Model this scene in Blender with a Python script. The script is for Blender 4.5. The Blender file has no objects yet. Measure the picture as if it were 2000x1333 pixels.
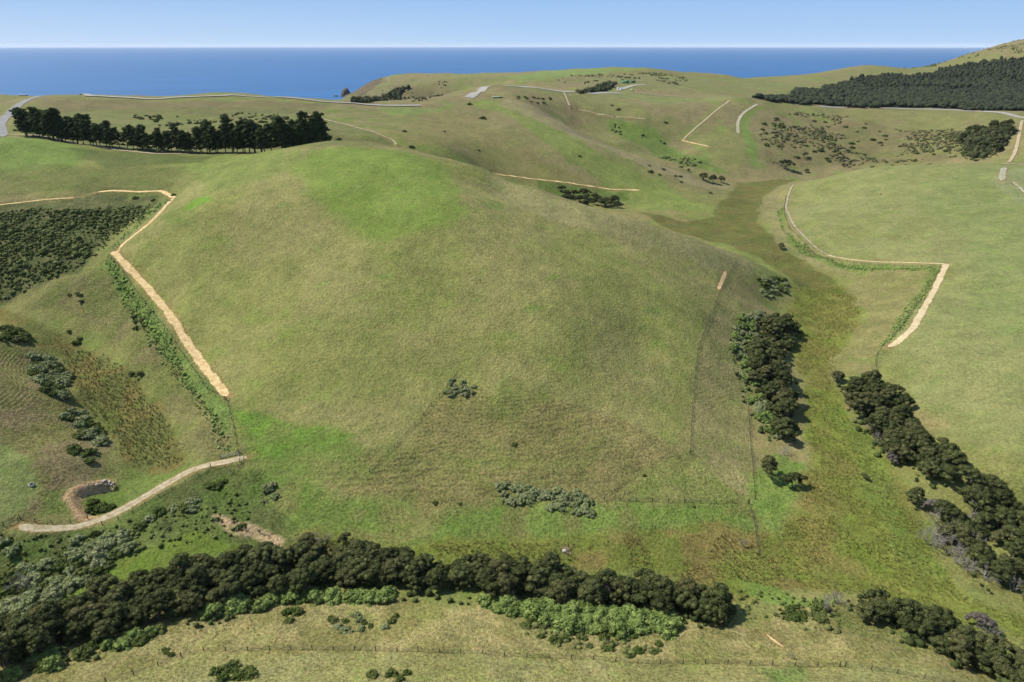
import bpy, math
import numpy as np
from mathutils import Vector
rng=np.random.default_rng(7)
SC=bpy.context.scene
COL=SC.collection
R=math.radians
# ---------------------------------------------------------------- camera
CAM_H=145.0
cam_d=bpy.data.cameras.new('camera'); cam=bpy.data.objects.new('camera',cam_d); COL.objects.link(cam)
cam.location=(0,0,CAM_H); cam.rotation_euler=(R(90-23.42),0,0)
cam_d.sensor_width=36; cam_d.lens=24; cam_d.clip_start=1; cam_d.clip_end=120000
SC.camera=cam
# ---------------------------------------------------------------- light
SUN_EL=50; SUN_VEC=Vector((-0.92,0.32,0)).normalized()          # the sun stands to the left and a little beyond
sv=Vector((SUN_VEC.x*math.cos(R(SUN_EL)),SUN_VEC.y*math.cos(R(SUN_EL)),math.sin(R(SUN_EL))))
sun_d=bpy.data.lights.new('sun','SUN'); sun_d.energy=4.0; sun_d.angle=R(0.5); sun_d.color=(1,0.95,0.86)
sun=bpy.data.objects.new('sun',sun_d); COL.objects.link(sun); sun.location=(0,0,400)
sun.rotation_euler=sv.to_track_quat('Z','Y').to_euler()
W=bpy.data.worlds.new('World'); SC.world=W; W.use_nodes=True
nt=W.node_tree; bg=nt.nodes['Background']
sky=nt.nodes.new('ShaderNodeTexSky'); sky.sky_type='NISHITA'; sky.sun_disc=False
sky.sun_elevation=R(SUN_EL); sky.sun_rotation=math.atan2(sv.x,sv.y)
sky.altitude=150; sky.air_density=1.0; sky.dust_density=0.6; sky.ozone_density=1.6
bg.inputs[1].default_value=0.10
# clear blue sea air: the low band of sky is a plain blue that pales towards the horizon and towards the sun
def _n(t,**k):
    x=nt.nodes.new(t)
    for a,b in k.items(): setattr(x,a,b)
    return x
tc=_n('ShaderNodeTexCoord'); sx_=_n('ShaderNodeSeparateXYZ'); nt.links.new(tc.outputs['Generated'],sx_.inputs[0])
rp=_n('ShaderNodeValToRGB'); mr=_n('ShaderNodeMapRange'); mr.inputs[1].default_value=-0.02; mr.inputs[2].default_value=0.10
nt.links.new(sx_.outputs['Z'],mr.inputs[0]); nt.links.new(mr.outputs[0],rp.inputs[0])
e=rp.color_ramp.elements; SKYK=5.6
e[0].position=.16; e[0].color=(.41*SKYK,.585*SKYK,.82*SKYK,1); e[1].position=.62; e[1].color=(.30*SKYK,.49*SKYK,.79*SKYK,1)
ax=_n('ShaderNodeMapRange'); ax.inputs[1].default_value=-.75; ax.inputs[2].default_value=.05; ax.inputs[3].default_value=.55; ax.inputs[4].default_value=0
nt.links.new(sx_.outputs['X'],ax.inputs[0])
zz=_n('ShaderNodeMapRange'); zz.inputs[1].default_value=0; zz.inputs[2].default_value=.05; zz.inputs[3].default_value=1; zz.inputs[4].default_value=.25
nt.links.new(sx_.outputs['Z'],zz.inputs[0])
ml=_n('ShaderNodeMath',operation='MULTIPLY'); nt.links.new(ax.outputs[0],ml.inputs[0]); nt.links.new(zz.outputs[0],ml.inputs[1])
m1=_n('ShaderNodeMix',data_type='RGBA'); nt.links.new(ml.outputs[0],m1.inputs[0]); nt.links.new(rp.outputs[0],m1.inputs[6]); m1.inputs[7].default_value=(.60*SKYK,.72*SKYK,.88*SKYK,1)
m2=_n('ShaderNodeMix',data_type='RGBA'); f2=_n('ShaderNodeMapRange'); f2.inputs[1].default_value=.08; f2.inputs[2].default_value=.22
nt.links.new(sx_.outputs['Z'],f2.inputs[0]); nt.links.new(f2.outputs[0],m2.inputs[0]); nt.links.new(m1.outputs[2],m2.inputs[6]); nt.links.new(sky.outputs[0],m2.inputs[7])
nt.links.new(m2.outputs[2],bg.inputs[0])
SC.view_settings.view_transform='Standard'; SC.view_settings.look='None'
SC.view_settings.exposure=1.0; SC.view_settings.gamma=1
SC.cycles.max_bounces=4; SC.cycles.diffuse_bounces=2; SC.cycles.glossy_bounces=2
SC.cycles.use_adaptive_sampling=True
# ---------------------------------------------------------------- noise
def _h(i,j,s):
    n=(i.astype(np.int64)*374761393+j.astype(np.int64)*668265263+s*974711)&0xffffffff
    n=((n^(n>>13))*1274126177)&0xffffffff
    return ((n^(n>>16))&0xffff)/65535.0
def vn(x,y,sc,seed=0):
    x=np.asarray(x,float)/sc; y=np.asarray(y,float)/sc
    i=np.floor(x);j=np.floor(y);u=x-i;v=y-j
    u=u*u*(3-2*u);v=v*v*(3-2*v)
    return (_h(i,j,seed)*(1-u)+_h(i+1,j,seed)*u)*(1-v)+(_h(i,j+1,seed)*(1-u)+_h(i+1,j+1,seed)*u)*v
def fbm(x,y,sc,o=3,seed=0):
    s=0;a=1;t=0
    for k in range(o):
        s=s+a*vn(x+k*17.3,y-k*9.1,sc/2**k,seed+k);t+=a;a*=.5
    return s/t
# ---------------------------------------------------------------- terrain
H=145.0; PITCH=math.radians(23.42); F=1333.0
sp,cp=math.sin(PITCH),math.cos(PITCH)
def ray(px,py):
    u=(np.asarray(px,float)-1000)/F; v=(666.5-np.asarray(py,float))/F
    return u, cp+v*sp, -sp+v*cp
def P(px,py,Y):
    dx,dy,dz=ray(px,py); t=Y/dy
    return (float(dx*t),float(Y),float(H+dz*t))
# (px,py,Y): terrain seen at that picture point lies Y metres ahead
CP=[
# foreground slope
(0,1333,104),(500,1333,106),(1000,1333,104),(1500,1333,106),(2000,1333,113),
(0,1270,114),(400,1260,121),(800,1270,118),(1200,1280,117),(1600,1290,115),(2000,1280,121),
(0,1190,135),(400,1190,134),(700,1195,134),(1000,1195,134),(1300,1210,131),(1600,1210,131),(1850,1220,130),(2000,1225,129),
(300,1130,148),(550,1110,154),(800,1110,154),(1050,1120,152),(1300,1140,148),(1500,1130,150),(1750,1150,147),(2000,1150,146),
(0,1100,149),(150,1060,158),
(350,1050,162.5),(600,1050,165),(900,1050,165),(1200,1050,165),(1500,1040,167),(1700,1050,165),(2000,1070,158),
(480,990,178),(700,990,177.5),(1000,995,176),(1300,990,178),(1500,980,182),(1700,960,188),(1900,990,179),(2000,1000,175),
# main hill front by profile columns
(500,900,196),(700,910,194),(900,930,190),(1100,930,190),(1300,920,194),(1350,880,205),(1500,900,206),(1600,880,213),
(520,800,218),(700,800,218),(900,800,218.5),(1100,800,220),(1300,800,229),(1420,800,238),(1580,800,244),(1680,860,220),
(450,780,225),(400,690,254),(600,640,254),(900,620,260),(1100,640,258),(1250,680,263),(1350,700,262),(1450,680,286),(1570,700,293),
(300,570,293),(230,505,318),(500,500,305),(700,480,300),(900,485,300),(1100,500,310),(1250,540,312),(1350,580,312),(1450,600,326),(1600,610,355),
(300,430,340),(450,380,345),(600,380,338),(750,385,338),(900,385,342),(1050,430,348),(1200,480,343),(1350,530,345),(1450,550,360),(1500,600,350),(1500,680,300),(1600,550,402),
(700,330,368),(850,345,370),(560,320,385),(980,380,380),
# main crest
(700,288,402),(800,298,403),(600,290,402),(880,316,400),(950,337,397),(1050,370,390),(1150,402,383),(1250,432,377),(1350,465,384),(1420,491,398),(1460,507,404),(1500,525,428),(500,300,430),(540,293,425),
# left bowl and shoulder
(420,301,462),(300,298,478),(200,286,485),(100,274,492),(40,266,500),(520,298,462),(600,293,472),(640,286,482),
(0,282,450),(100,320,425),(250,330,420),(400,330,415),(0,350,398),(100,380,378),(0,400,368),(200,372,386),(340,385,368),
(0,440,350),(100,440,350),(250,400,372),(100,500,326),(0,540,316),(0,600,300),(180,490,332),(130,560,308),(220,600,294),(330,650,268),
(60,640,285),(130,690,275),(150,740,256),(230,800,237),(320,850,216),(300,920,196),(380,900,199),(410,830,213),(250,700,262),(360,760,238),
(0,660,264),(0,740,227),(60,760,226),(100,850,204),(0,850,197),(0,940,176),(60,960,175),(130,900,190),
(50,1030,160),(180,1010,170),(250,990,177),(330,950,186),(400,915,194),(460,895,197),(220,950,186),(0,1040,157),
# hidden gully behind the main hill
(700,245,520,55),(800,250,500,62),(900,250,500,50),(1000,250,500,34),(1050,360,480,36),(1150,390,475,25),(1250,415,460,18),(1350,450,455,15.5),(1420,475,470,14),(950,330,480,50),(1150,390,425,42),(1250,415,420,32),(1050,360,430,52),(880,300,480,62),(1110,235,835,57),(1200,280,775,38),(1300,318,745,26),
# right valley up
(1550,500,450),(1480,450,518),(1600,500,452),(1430,420,570),(1500,380,650),(1530,355,705),(1620,345,735),(1330,440,530),(1250,415,555),(1150,395,592),(1420,395,615),
(1480,415,575),
# right hill
(1550,400,600),(1540,370,640),(1600,350,650),(1700,328,640),(1800,322,630),(1920,320,620),(2000,322,610),(1640,505,432),(1850,515,382),(1740,680,284),(1700,600,338),
(1650,450,480),(1700,400,530),(1850,400,500),(2000,400,480),(2000,500,375),(1900,600,312),(2000,700,250),(1850,700,262),(1900,850,209),(1750,790,244),(2000,930,183),(1800,860,214),(1700,700,283),(1660,560,386),
# behind the right hill
(1700,300,690,27),(1800,300,690,31),(1900,300,690,37),
# hill two
(1420,362,692),(1350,342,700),(1300,324,705),(1200,287,735),(1100,240,790),(1040,208,830),(1000,193,850),(930,193,850),(940,230,760),(1000,300,650),(1000,345,611),(965,341,606),(1080,355,618),(1200,370,628),(1250,380,622),(1100,310,660),(1150,350,635),(800,260,620),(850,220,760),(880,290,600),(1300,400,600),
(700,250,620),(600,230,680),(640,270,560),
# left ridge road
(10,240,560),(0,265,515),(60,197,715),(0,200,720),(80,188,750),(200,190,750),(300,194,750),(400,192,752),(500,191,760),(620,200,765),(720,206,775),(820,208,785),(430,183,860),(350,190,830),(500,186,830),
(300,235,640),(150,220,660),(450,240,620),(300,270,545,82),(150,258,545,86),(450,270,540,80),(5,300,440),
# hills past the road
(880,163,1300),(800,170,1300),(930,185,900),(700,200,1250,46),
(930,181,885),(945,173,920),(963,169,950),(1010,169,965),(1060,174,978),(1110,179,995),(1180,181,1035),(1200,181,1060),(960,166,1060,88),(1060,168,1080,80),(1280,186,1080),(1240,165,1130),(1400,195,985),
(1250,135,1420),(1150,138,1430),(1050,143,1430),(990,150,1380),(1300,140,1420),(1330,147,1420),(900,148,1750),(820,151,1850),(745,155,1950),(715,168,2040),(690,186,2200),(760,185,1700,30),
(1000,165,1200),(1100,160,1200),(1330,160,1250),(1400,144,1500),(1450,152,1520),(1480,158,1520),(1540,158,1500),(1600,150,1550),(1500,175,1300),(1420,175,1200),
(1100,200,900),(1150,220,885),(1230,235,865),(1200,255,850),(1140,240,855,57),(1220,280,800,44),(1310,315,760,29),(1300,300,800),(1380,332,742),(1250,270,830),(1180,195,960),(1290,215,900),
# spur three and the far bowl
(1340,275,830),(1380,288,795),(1450,240,880),(1470,330,745),(1480,198,965),(1420,190,980),(1440,300,775),(1600,300,800),(1700,250,895),(1700,213,985),(1600,209,990),(1550,340,742),(1560,250,890),(1750,300,790),(1850,250,860),(1850,217,930),(1950,222,865),(1950,260,760),(2000,225,850),(1990,280,700),(1900,290,735),
# forest hill
(1600,195,1180),(1700,142,1620),(1700,128,1750),(1660,135,1700),(1800,132,1740),(1740,133,1730),(1900,104,1800),(2000,77,1800),(1800,170,1400),(1900,180,1320),(2000,190,1220),(1900,140,1600),(2000,140,1500),(1700,190,1200),(1800,200,1100),
]
# (X,Y,z) outside the frame, sea floor beyond the cliffs
XP=[(-420,1150,-25),(-700,1150,-25),(-150,1180,-20),(-900,900,20),(-620,1000,-20),(-640,1900,-40),(-450,1500,-40),(-215,960,55),(-260,1150,20),(-300,1350,0),(-480,2150,-40),(-520,2000,-40),(-540,2400,-40),(-700,1600,-50),(-900,2400,-50),
(-300,3000,-60),(0,2350,-30),(300,2100,-30),(700,2100,-30),(-600,2500,-40),(800,2000,-20),(1100,2300,-20),(600,3000,-60),(1500,3000,-60),(1900,2300,100),(2000,1500,170),(-620,2200,-40),
(-200,2300,-30),(-130,2600,-50),(1500,2000,150),(1300,1000,70),(900,700,60),
(-300,500,80),(-500,500,75),(-600,800,92),(-420,300,60),(-300,250,60),(-250,150,40),(-220,60,45),(0,50,45),(220,60,40),(300,150,35),(350,250,45),(450,400,48),(-100,80,38),(100,80,36),(600,500,50),(-900,600,60),(-900,300,60),(900,400,60),(0,-40,60),(-300,-40,60),(300,-40,60),(1400,500,70),(-1000,-40,70),(1200,-40,70),(-1200,1000,-10),(-1600,1500,-50),(-2200,900,-40)]
def build_pts():
    pts=[]
    for c in CP:
        x,y,z=P(*c[:3])
        if len(c)==4: z=c[3]
        pts.append((x,y,z))
    pts+=XP
    return np.array(pts)
PTS=build_pts()
def warp(x,y):
    r=np.sqrt(x*x+(y+150)**2)
    th=np.arctan2(x,y+150)
    return 1.15*np.log(r), th
def tps(r2): return 0.5*r2*np.log(r2+1e-12)
A,B=warp(PTS[:,0],PTS[:,1]); n=len(PTS)
K=tps((A[:,None]-A)**2+(B[:,None]-B)**2)+np.eye(n)*1e-5
Q=np.c_[np.ones(n),A,B]
M=np.block([[K,Q],[Q.T,np.zeros((3,3))]])
TW=np.linalg.solve(M,np.r_[PTS[:,2],0,0,0])
def base_h(x,y):
    x=np.asarray(x,float);y=np.asarray(y,float);sh=x.shape
    a,b=warp(x.ravel(),y.ravel()); out=np.empty(a.size)
    for i in range(0,a.size,40000):
        aa=a[i:i+40000];bb=b[i:i+40000]
        out[i:i+40000]=tps((aa[:,None]-A)**2+(bb[:,None]-B)**2)@TW[:n]+TW[n]+TW[n+1]*aa+TW[n+2]*bb
    return out.reshape(sh)
def axis(a,b,step,lo,hi,g):
    c=list(np.arange(a,b+1e-6,step)); s=step
    while c[-1]<hi: s*=1+g; c.append(c[-1]+s)
    s=step; d=[a]
    while d[-1]>lo: s*=1+g; d.append(d[-1]-s)
    return np.array(sorted(set(d[1:]+c)))
GXA=axis(-330,330,1.1,-2600,2600,0.016)
GYA=axis(92,470,1.0,-80,3200,0.011)
GXX,GYY=np.meshgrid(GXA,GYA)
def lin(c): 
    c=np.array(c,float)/255; return np.where(c<=.04045,c/12.92,((c+.055)/1.055)**2.4)
def raw_h(x,y):
    z=base_h(x,y)
    far=np.clip((np.hypot(x,y)-150)/900,0,1)
    z=z+(fbm(x,y,34,3,3)-.5)*(1.6+1.6*far)+(fbm(x,y,95,2,47)-.5)*5*np.clip(far*1.6-.5,0,1)
    return z
GZ=raw_h(GXX,GYY)
def bil(G,x,y):
    x=np.asarray(x,float);y=np.asarray(y,float)
    i=np.clip(np.searchsorted(GXA,x)-1,0,len(GXA)-2);j=np.clip(np.searchsorted(GYA,y)-1,0,len(GYA)-2)
    u=np.clip((x-GXA[i])/(GXA[i+1]-GXA[i]),0,1);v=np.clip((y-GYA[j])/(GYA[j+1]-GYA[j]),0,1)
    return (G[j,i]*(1-u)+G[j,i+1]*u)*(1-v)+(G[j+1,i]*(1-u)+G[j+1,i+1]*u)*v
def ground(x,y): return bil(GZ,x,y)
def hit(px,py):
    """where the sight line through a picture point meets the ground -> x,y,z arrays"""
    dx,dy,dz=ray(px,py); dx=np.atleast_1d(dx/dy);k=np.atleast_1d(dz/dy)
    Y=85*1.004**np.arange(910)
    X=dx[:,None]*Y; d=CAM_H+k[:,None]*Y-ground(X,np.broadcast_to(Y,X.shape))
    neg=d<0; idx=np.where(neg.any(1),neg.argmax(1),len(Y)-1); idx=np.maximum(idx,1)
    r=np.arange(len(idx)); d0=d[r,idx-1];d1=d[r,idx]; t=np.clip(d0/(d0-d1+1e-9),0,1)
    y=Y[idx-1]+(Y[idx]-Y[idx-1])*t; x=dx*y
    return x,y,ground(x,y)
def hitpoly(pts):
    a=np.array(pts,float); x,y,z=hit(a[:,0],a[:,1]); return np.c_[x,y]
def resample(P2,step):
    seg=np.hypot(*np.diff(P2,axis=0).T); c=np.r_[0,np.cumsum(seg)]
    n=max(2,int(c[-1]/step)+1); t=np.linspace(0,c[-1],n)
    return np.c_[np.interp(t,c,P2[:,0]),np.interp(t,c,P2[:,1])]
def smooth(P2,it=3):
    for _ in range(it):
        Q=[P2[0]]
        for a,b in zip(P2[:-1],P2[1:]): Q+=[a*.75+b*.25,a*.25+b*.75]
        Q.append(P2[-1]); P2=np.array(Q)
    return P2
def inside(x,y,poly):
    c=np.zeros(x.shape,bool); n=len(poly)
    for i in range(n):
        x0,y0=poly[i];x1,y1=poly[(i+1)%n]
        if y0==y1: continue
        c^=((y0>y)!=(y1>y))&(x<(x1-x0)*(y-y0)/(y1-y0)+x0)
    return c
def segdist(x,y,P2,closed=False):
    best=np.full(x.shape,1e9); bt=np.zeros(x.shape); acc=0
    m=len(P2) if closed else len(P2)-1
    for i in range(m):
        a=P2[i];b=P2[(i+1)%len(P2)];d=b-a;L2=d@d+1e-9
        t=np.clip(((x-a[0])*d[0]+(y-a[1])*d[1])/L2,0,1)
        q=np.hypot(x-a[0]-t*d[0],y-a[1]-t*d[1]); u=q<best
        best[u]=q[u]; bt[u]=acc+t[u]*math.sqrt(L2); acc+=math.sqrt(L2)
    return best,bt
def window(P2,pad):
    x0,y0=P2.min(0)-pad;x1,y1=P2.max(0)+pad
    i0,i1=np.searchsorted(GXA,[x0,x1]);j0,j1=np.searchsorted(GYA,[y0,y1])
    return slice(j0,j1),slice(i0,i1)
# tracks and roads: picture polyline, width in metres, colour key, label
TRACKS=[
('dirt_track',[(192,377),(212,371),(260,375),(300,374),(316,371),(340,386)],3.4,'sand'),
('dirt_track',[(339,387),(305,425),(265,458),(240,477),(224,497)],2.0,'sand'),
('dirt_track',[(222,494),(245,518),(275,548),(308,585),(325,605),(350,645),(385,697),(415,737),(444,775)],3.9,'sand'),
('farm_track',[(36,1022),(60,1031),(110,1034),(160,1028),(220,1006),(280,972),(335,940),(375,919),(405,907),(440,903),(482,892)],3.3,'pale'),
('dirt_track',[(-30,406),(0,400),(60,393),(105,389),(146,387)],2.0,'sand'),
('dirt_track',[(1550,362),(1536,390),(1537,415),(1548,442),(1580,474),(1618,499)],1.5,'chalk'),
('dirt_track',[(1615,498),(1650,507),(1700,511),(1780,513),(1850,516)],2.4,'cream'),
('dirt_track',[(1849,514),(1835,545),(1812,590),(1785,640),(1760,663),(1734,681)],3.3,'cream'),
('dirt_track',[(962,340,606),(1010,346,612),(1080,355,618),(1150,362,624),(1200,368,628),(1250,372,630)],2.6,'sand'),
('dirt_track',[(1426,196),(1400,216),(1372,240),(1345,263),(1332,275)],2.2,'pale'),
('dirt_track',[(1332,275),(1355,280),(1384,288)],3.5,'sand'),
('dirt_track',[(1480,205),(1450,222),(1440,240),(1442,262)],4.0,'chalk'),
('dirt_track',[(600,224),(640,236),(690,248),(740,264),(768,273),(775,286)],2.0,'pale'),
('dirt_track',[(22,264),(100,271),(150,280),(200,289),(260,297),(330,301),(380,301),(430,298)],3.0,'pale'),
('dirt_track',[(1996,236),(1990,262),(1984,295),(1970,318)],3.0,'pale'),
('dirt_track',[(1955,321),(1980,321),(2010,323)],4.0,'pale'),
('dirt_track',[(1101,181),(1106,195),(1113,209)],2.0,'pale'),
('dirt_track',[(1130,214),(1170,224),(1205,230),(1262,234)],2.0,'pale'),
('dirt_track',[(1240,181),(1280,186),(1335,190)],4.0,'chalk'),
('dirt_scar',[(1403,566),(1410,548),(1418,531)],2.0,'sand'),
('dirt_scar',[(1498,1238),(1510,1250),(1531,1264)],0.8,'sand'),
('dirt_scar',[(1961,328),(1958,340),(1955,354)],5.0,'chalk'),
('dirt_scar',[(1978,356),(1990,366),(2003,378)],2.2,'chalk'),
('gravel_road',[(-30,300,465),(6,268,512),(0,247,548),(4,228,592),(16,211,645),(42,198,700),(78,189,748)],8.0,'seal'),
('gravel_road',[(45,188),(75,187),(140,188),(230,191),(320,194),(400,190),(470,187),(540,191),(620,199),(720,206),(790,208),(822,207)],8.0,'road'),
('gravel_road',[(914,191,850),(922,187,860),(930,181,885),(945,173,920),(963,169,950),(1010,169,965),(1060,174,978),(1110,179,995),(1180,181,1035),(1212,180,1062)],14.0,'road'),
('gravel_pad',[(1205,178),(1225,171),(1260,166)],9.0,'road'),
('gravel_road',[(1600,208),(1700,210),(1800,213),(1880,216),(1940,220),(1975,225),(2015,233)],8.0,'road'),
]
TR=[]
for nm,pl,w,ck in TRACKS:
    wp=hitpoly(pl) if len(pl[0])==2 else np.array([P(*q)[:2] for q in pl])
    c=resample(smooth(wp,2 if len(pl)>2 else 1),1.5 if w<5 else 3)
    TR.append((nm,c,w,ck))
def bench(c,w,blend=1.6):
    """cut a level bench for a track into the slope"""
    global GZ
    js,is_=window(c,w+blend*3); x=GXX[js,is_];y=GYY[js,is_]
    if x.size==0: return
    cz=ground(c[:,0],c[:,1]); k=np.ones(7)/7
    if len(cz)>8: cz=np.convolve(np.pad(cz,3,'edge'),k,'valid')
    seg=np.r_[0,np.cumsum(np.hypot(*np.diff(c,axis=0).T))]
    d,t=segdist(x,y,c); tz=np.interp(t,seg,cz)
    wgt=np.clip(1-(d-w/2-.3)/blend,0,1); wgt=wgt*wgt*(3-2*wgt)
    # fade in and out at both ends
    GZ[js,is_]=GZ[js,is_]*(1-wgt)+tz*wgt
PIT=hitpoly([(143,972),(152,959),(175,951),(212,946),(240,955),(250,980),(205,1003),(170,1012),(154,996)])
PITL=smooth(hitpoly([(214,945),(180,950),(152,958),(142,973),(153,996),(169,1011)]),2)
js,is_=window(PIT,4); x_=GXX[js,is_];y_=GYY[js,is_]
d_,_t=segdist(x_,y_,PIT,True); ins=inside(x_,y_,PIT)
dl_,_t=segdist(x_,y_,PITL); GZ[js,is_]-=np.where(ins,np.clip(dl_/1.2,0,1)*np.clip(1-(dl_-1.2)/9,0,1)*1.7,-.6*np.exp(-((dl_-1.2)/1.1)**2))
for nm,c,w,ck in TR:
    if nm!='dirt_scar' and not nm.startswith('gravel'): bench(c,w, 1.4 if w<5 else 3.0)
# ---------------------------------------------------------------- ground colour zones (albedo, with sunlight painted on the main crest), all laid out on the ground in metres
G_AL=0.62
def A(c): return lin(c)*G_AL
n1=fbm(GXX,GYY,60,4,11); n2=fbm(GXX,GYY,14,3,23); n3=fbm(GXX,GYY,160,3,31)
def mixc(a,b,f): return a*(1-f[...,None])+b*f[...,None]
sm=lambda v,a,b: np.clip((v-a)/(b-a),0,1)**2*(3-2*np.clip((v-a)/(b-a),0,1))
CC=mixc(A((124,131,66)),A((136,132,80)),sm(n1,.42,.64))
farw=sm(GYY,520,800)
CC=CC*(1-farw[...,None])+mixc(A((122,126,72)),A((130,123,82)),sm(n1*.6+n3*.4,.42,.58))*farw[...,None]
CC=mixc(CC,A((108,134,52)),sm(n2*.5+n3*.5,.56,.70)*.6)
TUS=np.full(GXX.shape,.35); TER=np.full(GXX.shape,.1)
def zone(pl,col,soft=4,k=1.0,tus=None,ter=None,col2=None,nsc=9,world=None):
    P2=hitpoly(pl) if world is None else np.array(world,float)
    js,is_=window(P2,soft*3); x=GXX[js,is_];y=GYY[js,is_]
    if x.size==0: return
    wx=x+(fbm(x,y,soft*3+4,3,41)-.5)*soft*3; wy=y+(fbm(x,y,soft*3+4,3,57)-.5)*soft*3
    d,_=segdist(wx,wy,P2,True); s=np.where(inside(wx,wy,P2),d,-d)
    f=np.clip(s/soft+.5,0,1); f=f*f*(3-2*f)*k
    c=A(col)
    if col2 is not None:
        c=mixc(A(col),A(col2),sm(fbm(x,y,nsc,3,77),.42,.60))
    CC[js,is_]=CC[js,is_]*(1-f[...,None])+c*f[...,None]
    if tus is not None: TUS[js,is_]=TUS[js,is_]*(1-f)+tus*f
    if ter is not None: TER[js,is_]=TER[js,is_]*(1-f)+ter*f
# main hill
zone([(600,292),(500,300),(330,400),(230,500),(450,780),(700,900),(1000,760),(1340,880),(1360,700),(1440,520),(1350,470),(1250,436),(950,340)],(134,141,70),8,.9,col2=(142,143,80),nsc=40,tus=.35,ter=.04)
zone([(950,338),(1250,432),(1480,518),(1400,540),(1200,470),(1000,400),(940,360)],(146,144,92),8,.75)  # pale band: the sunlit look of the crest painted into the ground colour
zone([(625,290),(585,330),(610,380),(670,430),(760,462),(870,464),(925,425),(922,380),(860,325),(790,298),(700,287)],(114,142,50),9,.85,tus=.15,ter=0)
zone([(300,300),(440,300),(600,292),(580,330),(450,370),(330,345)],(116,136,58),10,.8)
zone([(-40,272),(40,270),(130,282),(190,300),(150,330),(-40,340)],(110,138,56),8,.9,tus=.15)
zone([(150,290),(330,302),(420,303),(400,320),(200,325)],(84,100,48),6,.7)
zone([(-40,330),(150,320),(350,330),(330,380),(150,375),(-40,395)],(100,112,52),8,.6,ter=.8)
zone([(350,412),(385,386),(415,380),(408,393),(366,413)],(108,156,34),1.5,.9,tus=.1)
zone([(380,450),(300,440),(330,410),(360,420)],(112,136,58),4,.5)
for (a,b,r) in [(750,530,22),(1040,600,26),(805,560,12),(1280,610,22),(1300,680,20),(560,410,14),(1100,550,16),(960,400,20)]:
    zone([(a-r,b),(a,b-r*.5),(a+r,b),(a,b+r*.5)],(108,138,52),4,.6)
# foot of the main hill
zone([(448,785),(470,792),(540,820),(620,840),(690,850),(640,885),(560,905),(490,900),(465,870)],(104,146,40),3,.9,tus=.4,col2=(110,134,52),nsc=5)
zone([(620,830),(720,880),(720,930),(500,930),(490,905)],(104,134,48),5,.7)
zone([(890,772),(800,850),(730,925),(650,960),(640,978),(900,984),(1200,980),(1330,900),(1250,830),(1120,800),(1000,775)],(130,124,72),6,.7,tus=.95,ter=.5,col2=(122,124,66),nsc=12)
zone([(1366,690),(1352,780),(1348,885),(1380,940),(1462,975),(1466,900),(1460,820),(1450,740),(1440,620),(1430,560),(1395,610)],(140,137,86),2,.75,tus=.6,col2=(130,132,76))
zone([(1250,930),(1345,890),(1460,980),(1465,1010),(1200,985)],(122,136,62),4,.7,tus=.8)
zone([(1462,985),(1478,900),(1500,880),(1560,900),(1560,960),(1500,1060),(1475,1060)],(112,146,52),3,.8,tus=.7)
zone([(1430,1040),(1400,1000),(1300,990),(1250,1000),(1300,1030)],(100,136,44),3,.7)
zone([(420,960),(490,930),(650,950),(720,985),(900,990),(1200,990),(1460,990),(1500,1060),(1300,1045),(1000,1065),(700,1062),(560,1042),(430,1010)],(106,134,52),4,.9,tus=.7,col2=(118,126,62))
zone([(560,1035),(700,1050),(900,1058),(1200,1050),(1400,1030),(1560,1060),(1600,1150),(1400,1170),(1300,1130),(900,1110),(620,1080)],(108,122,42),4,.95,tus=.5,col2=(122,114,56),nsc=11)
zone([(570,895),(900,905),(1250,925),(1230,985),(640,982)],(128,124,72),6,.5,tus=.9,ter=1)
zone([(-60,680),(60,700),(70,790),(-60,820)],(130,120,84),4,.5,tus=.9,ter=1)
# valley floors
zone([(1560,350),(1440,358),(1405,400),(1395,425),(1330,432),(1240,412),(1300,445),(1420,478),(1500,520),(1560,560),(1650,580),(1620,545),(1530,490),(1480,440),(1492,385)],(98,106,46),4,.9,tus=.5,col2=(104,102,48))
zone([(1548,560),(1640,556),(1690,590),(1680,640),(1640,700),(1620,740),(1650,800),(1720,900),(1790,1000),(1830,1100),(1900,1170),(2050,1230),(2050,1260),(1850,1200),(1700,1170),(1560,1150),(1500,1060),(1560,970),(1575,880),(1560,750),(1548,650)],(112,126,42),4,.95,tus=.5,col2=(118,120,52),nsc=16)
zone([(1640,800),(1690,870),(1740,950),(1790,1040),(1850,1130),(1800,1130),(1720,1000),(1650,880),(1610,790)],(106,130,46),4,.8,tus=.6)
zone([(1560,930),(1590,1000),(1660,1100),(1760,1140),(1600,1100),(1540,1010)],(134,124,60),5,.6)
zone([(0,590),(60,632),(130,665),(205,690),(262,730),(335,820),(372,900),(300,930),(238,912),(208,850),(150,785),(110,705),(40,650),(-30,620)],(116,112,54),3,.95,tus=.5,col2=(104,114,52),nsc=8)
zone([(230,905),(300,928),(372,900),(400,912),(330,945),(250,985),(225,1000),(235,950)],(96,124,46),3,.8,tus=.5)
# left spur, left bank, scrub grounds
zone([(224,505),(300,600),(390,740),(452,830),(462,890),(395,880),(300,760),(200,650),(30,592),(160,545)],(122,122,72),5,.9,tus=.7,col2=(112,120,60))
zone([(214,507),(300,595),(380,715),(440,785),(455,850),(430,840),(390,790),(340,710),(260,610),(200,520)],(110,140,60),2,.9,tus=.9)
zone([(310,385),(335,392),(260,455),(220,495),(205,490),(270,440)],(110,128,64),3,.7,tus=.5)
zone([(-60,400),(100,392),(200,380),(300,382),(300,400),(240,445),(150,530),(40,580),(-60,600)],(86,98,52),4,.9,tus=.8,col2=(104,112,64))
zone([(-60,650),(40,660),(100,710),(140,790),(210,880),(215,930),(140,950),(70,1010),(-60,1030)],(130,120,82),4,.9,tus=.8,col2=(120,122,66))
zone([(-60,840),(20,870),(60,910),(75,950),(50,1000),(-60,1060)],(120,140,72),3,.85,tus=.3)
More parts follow.
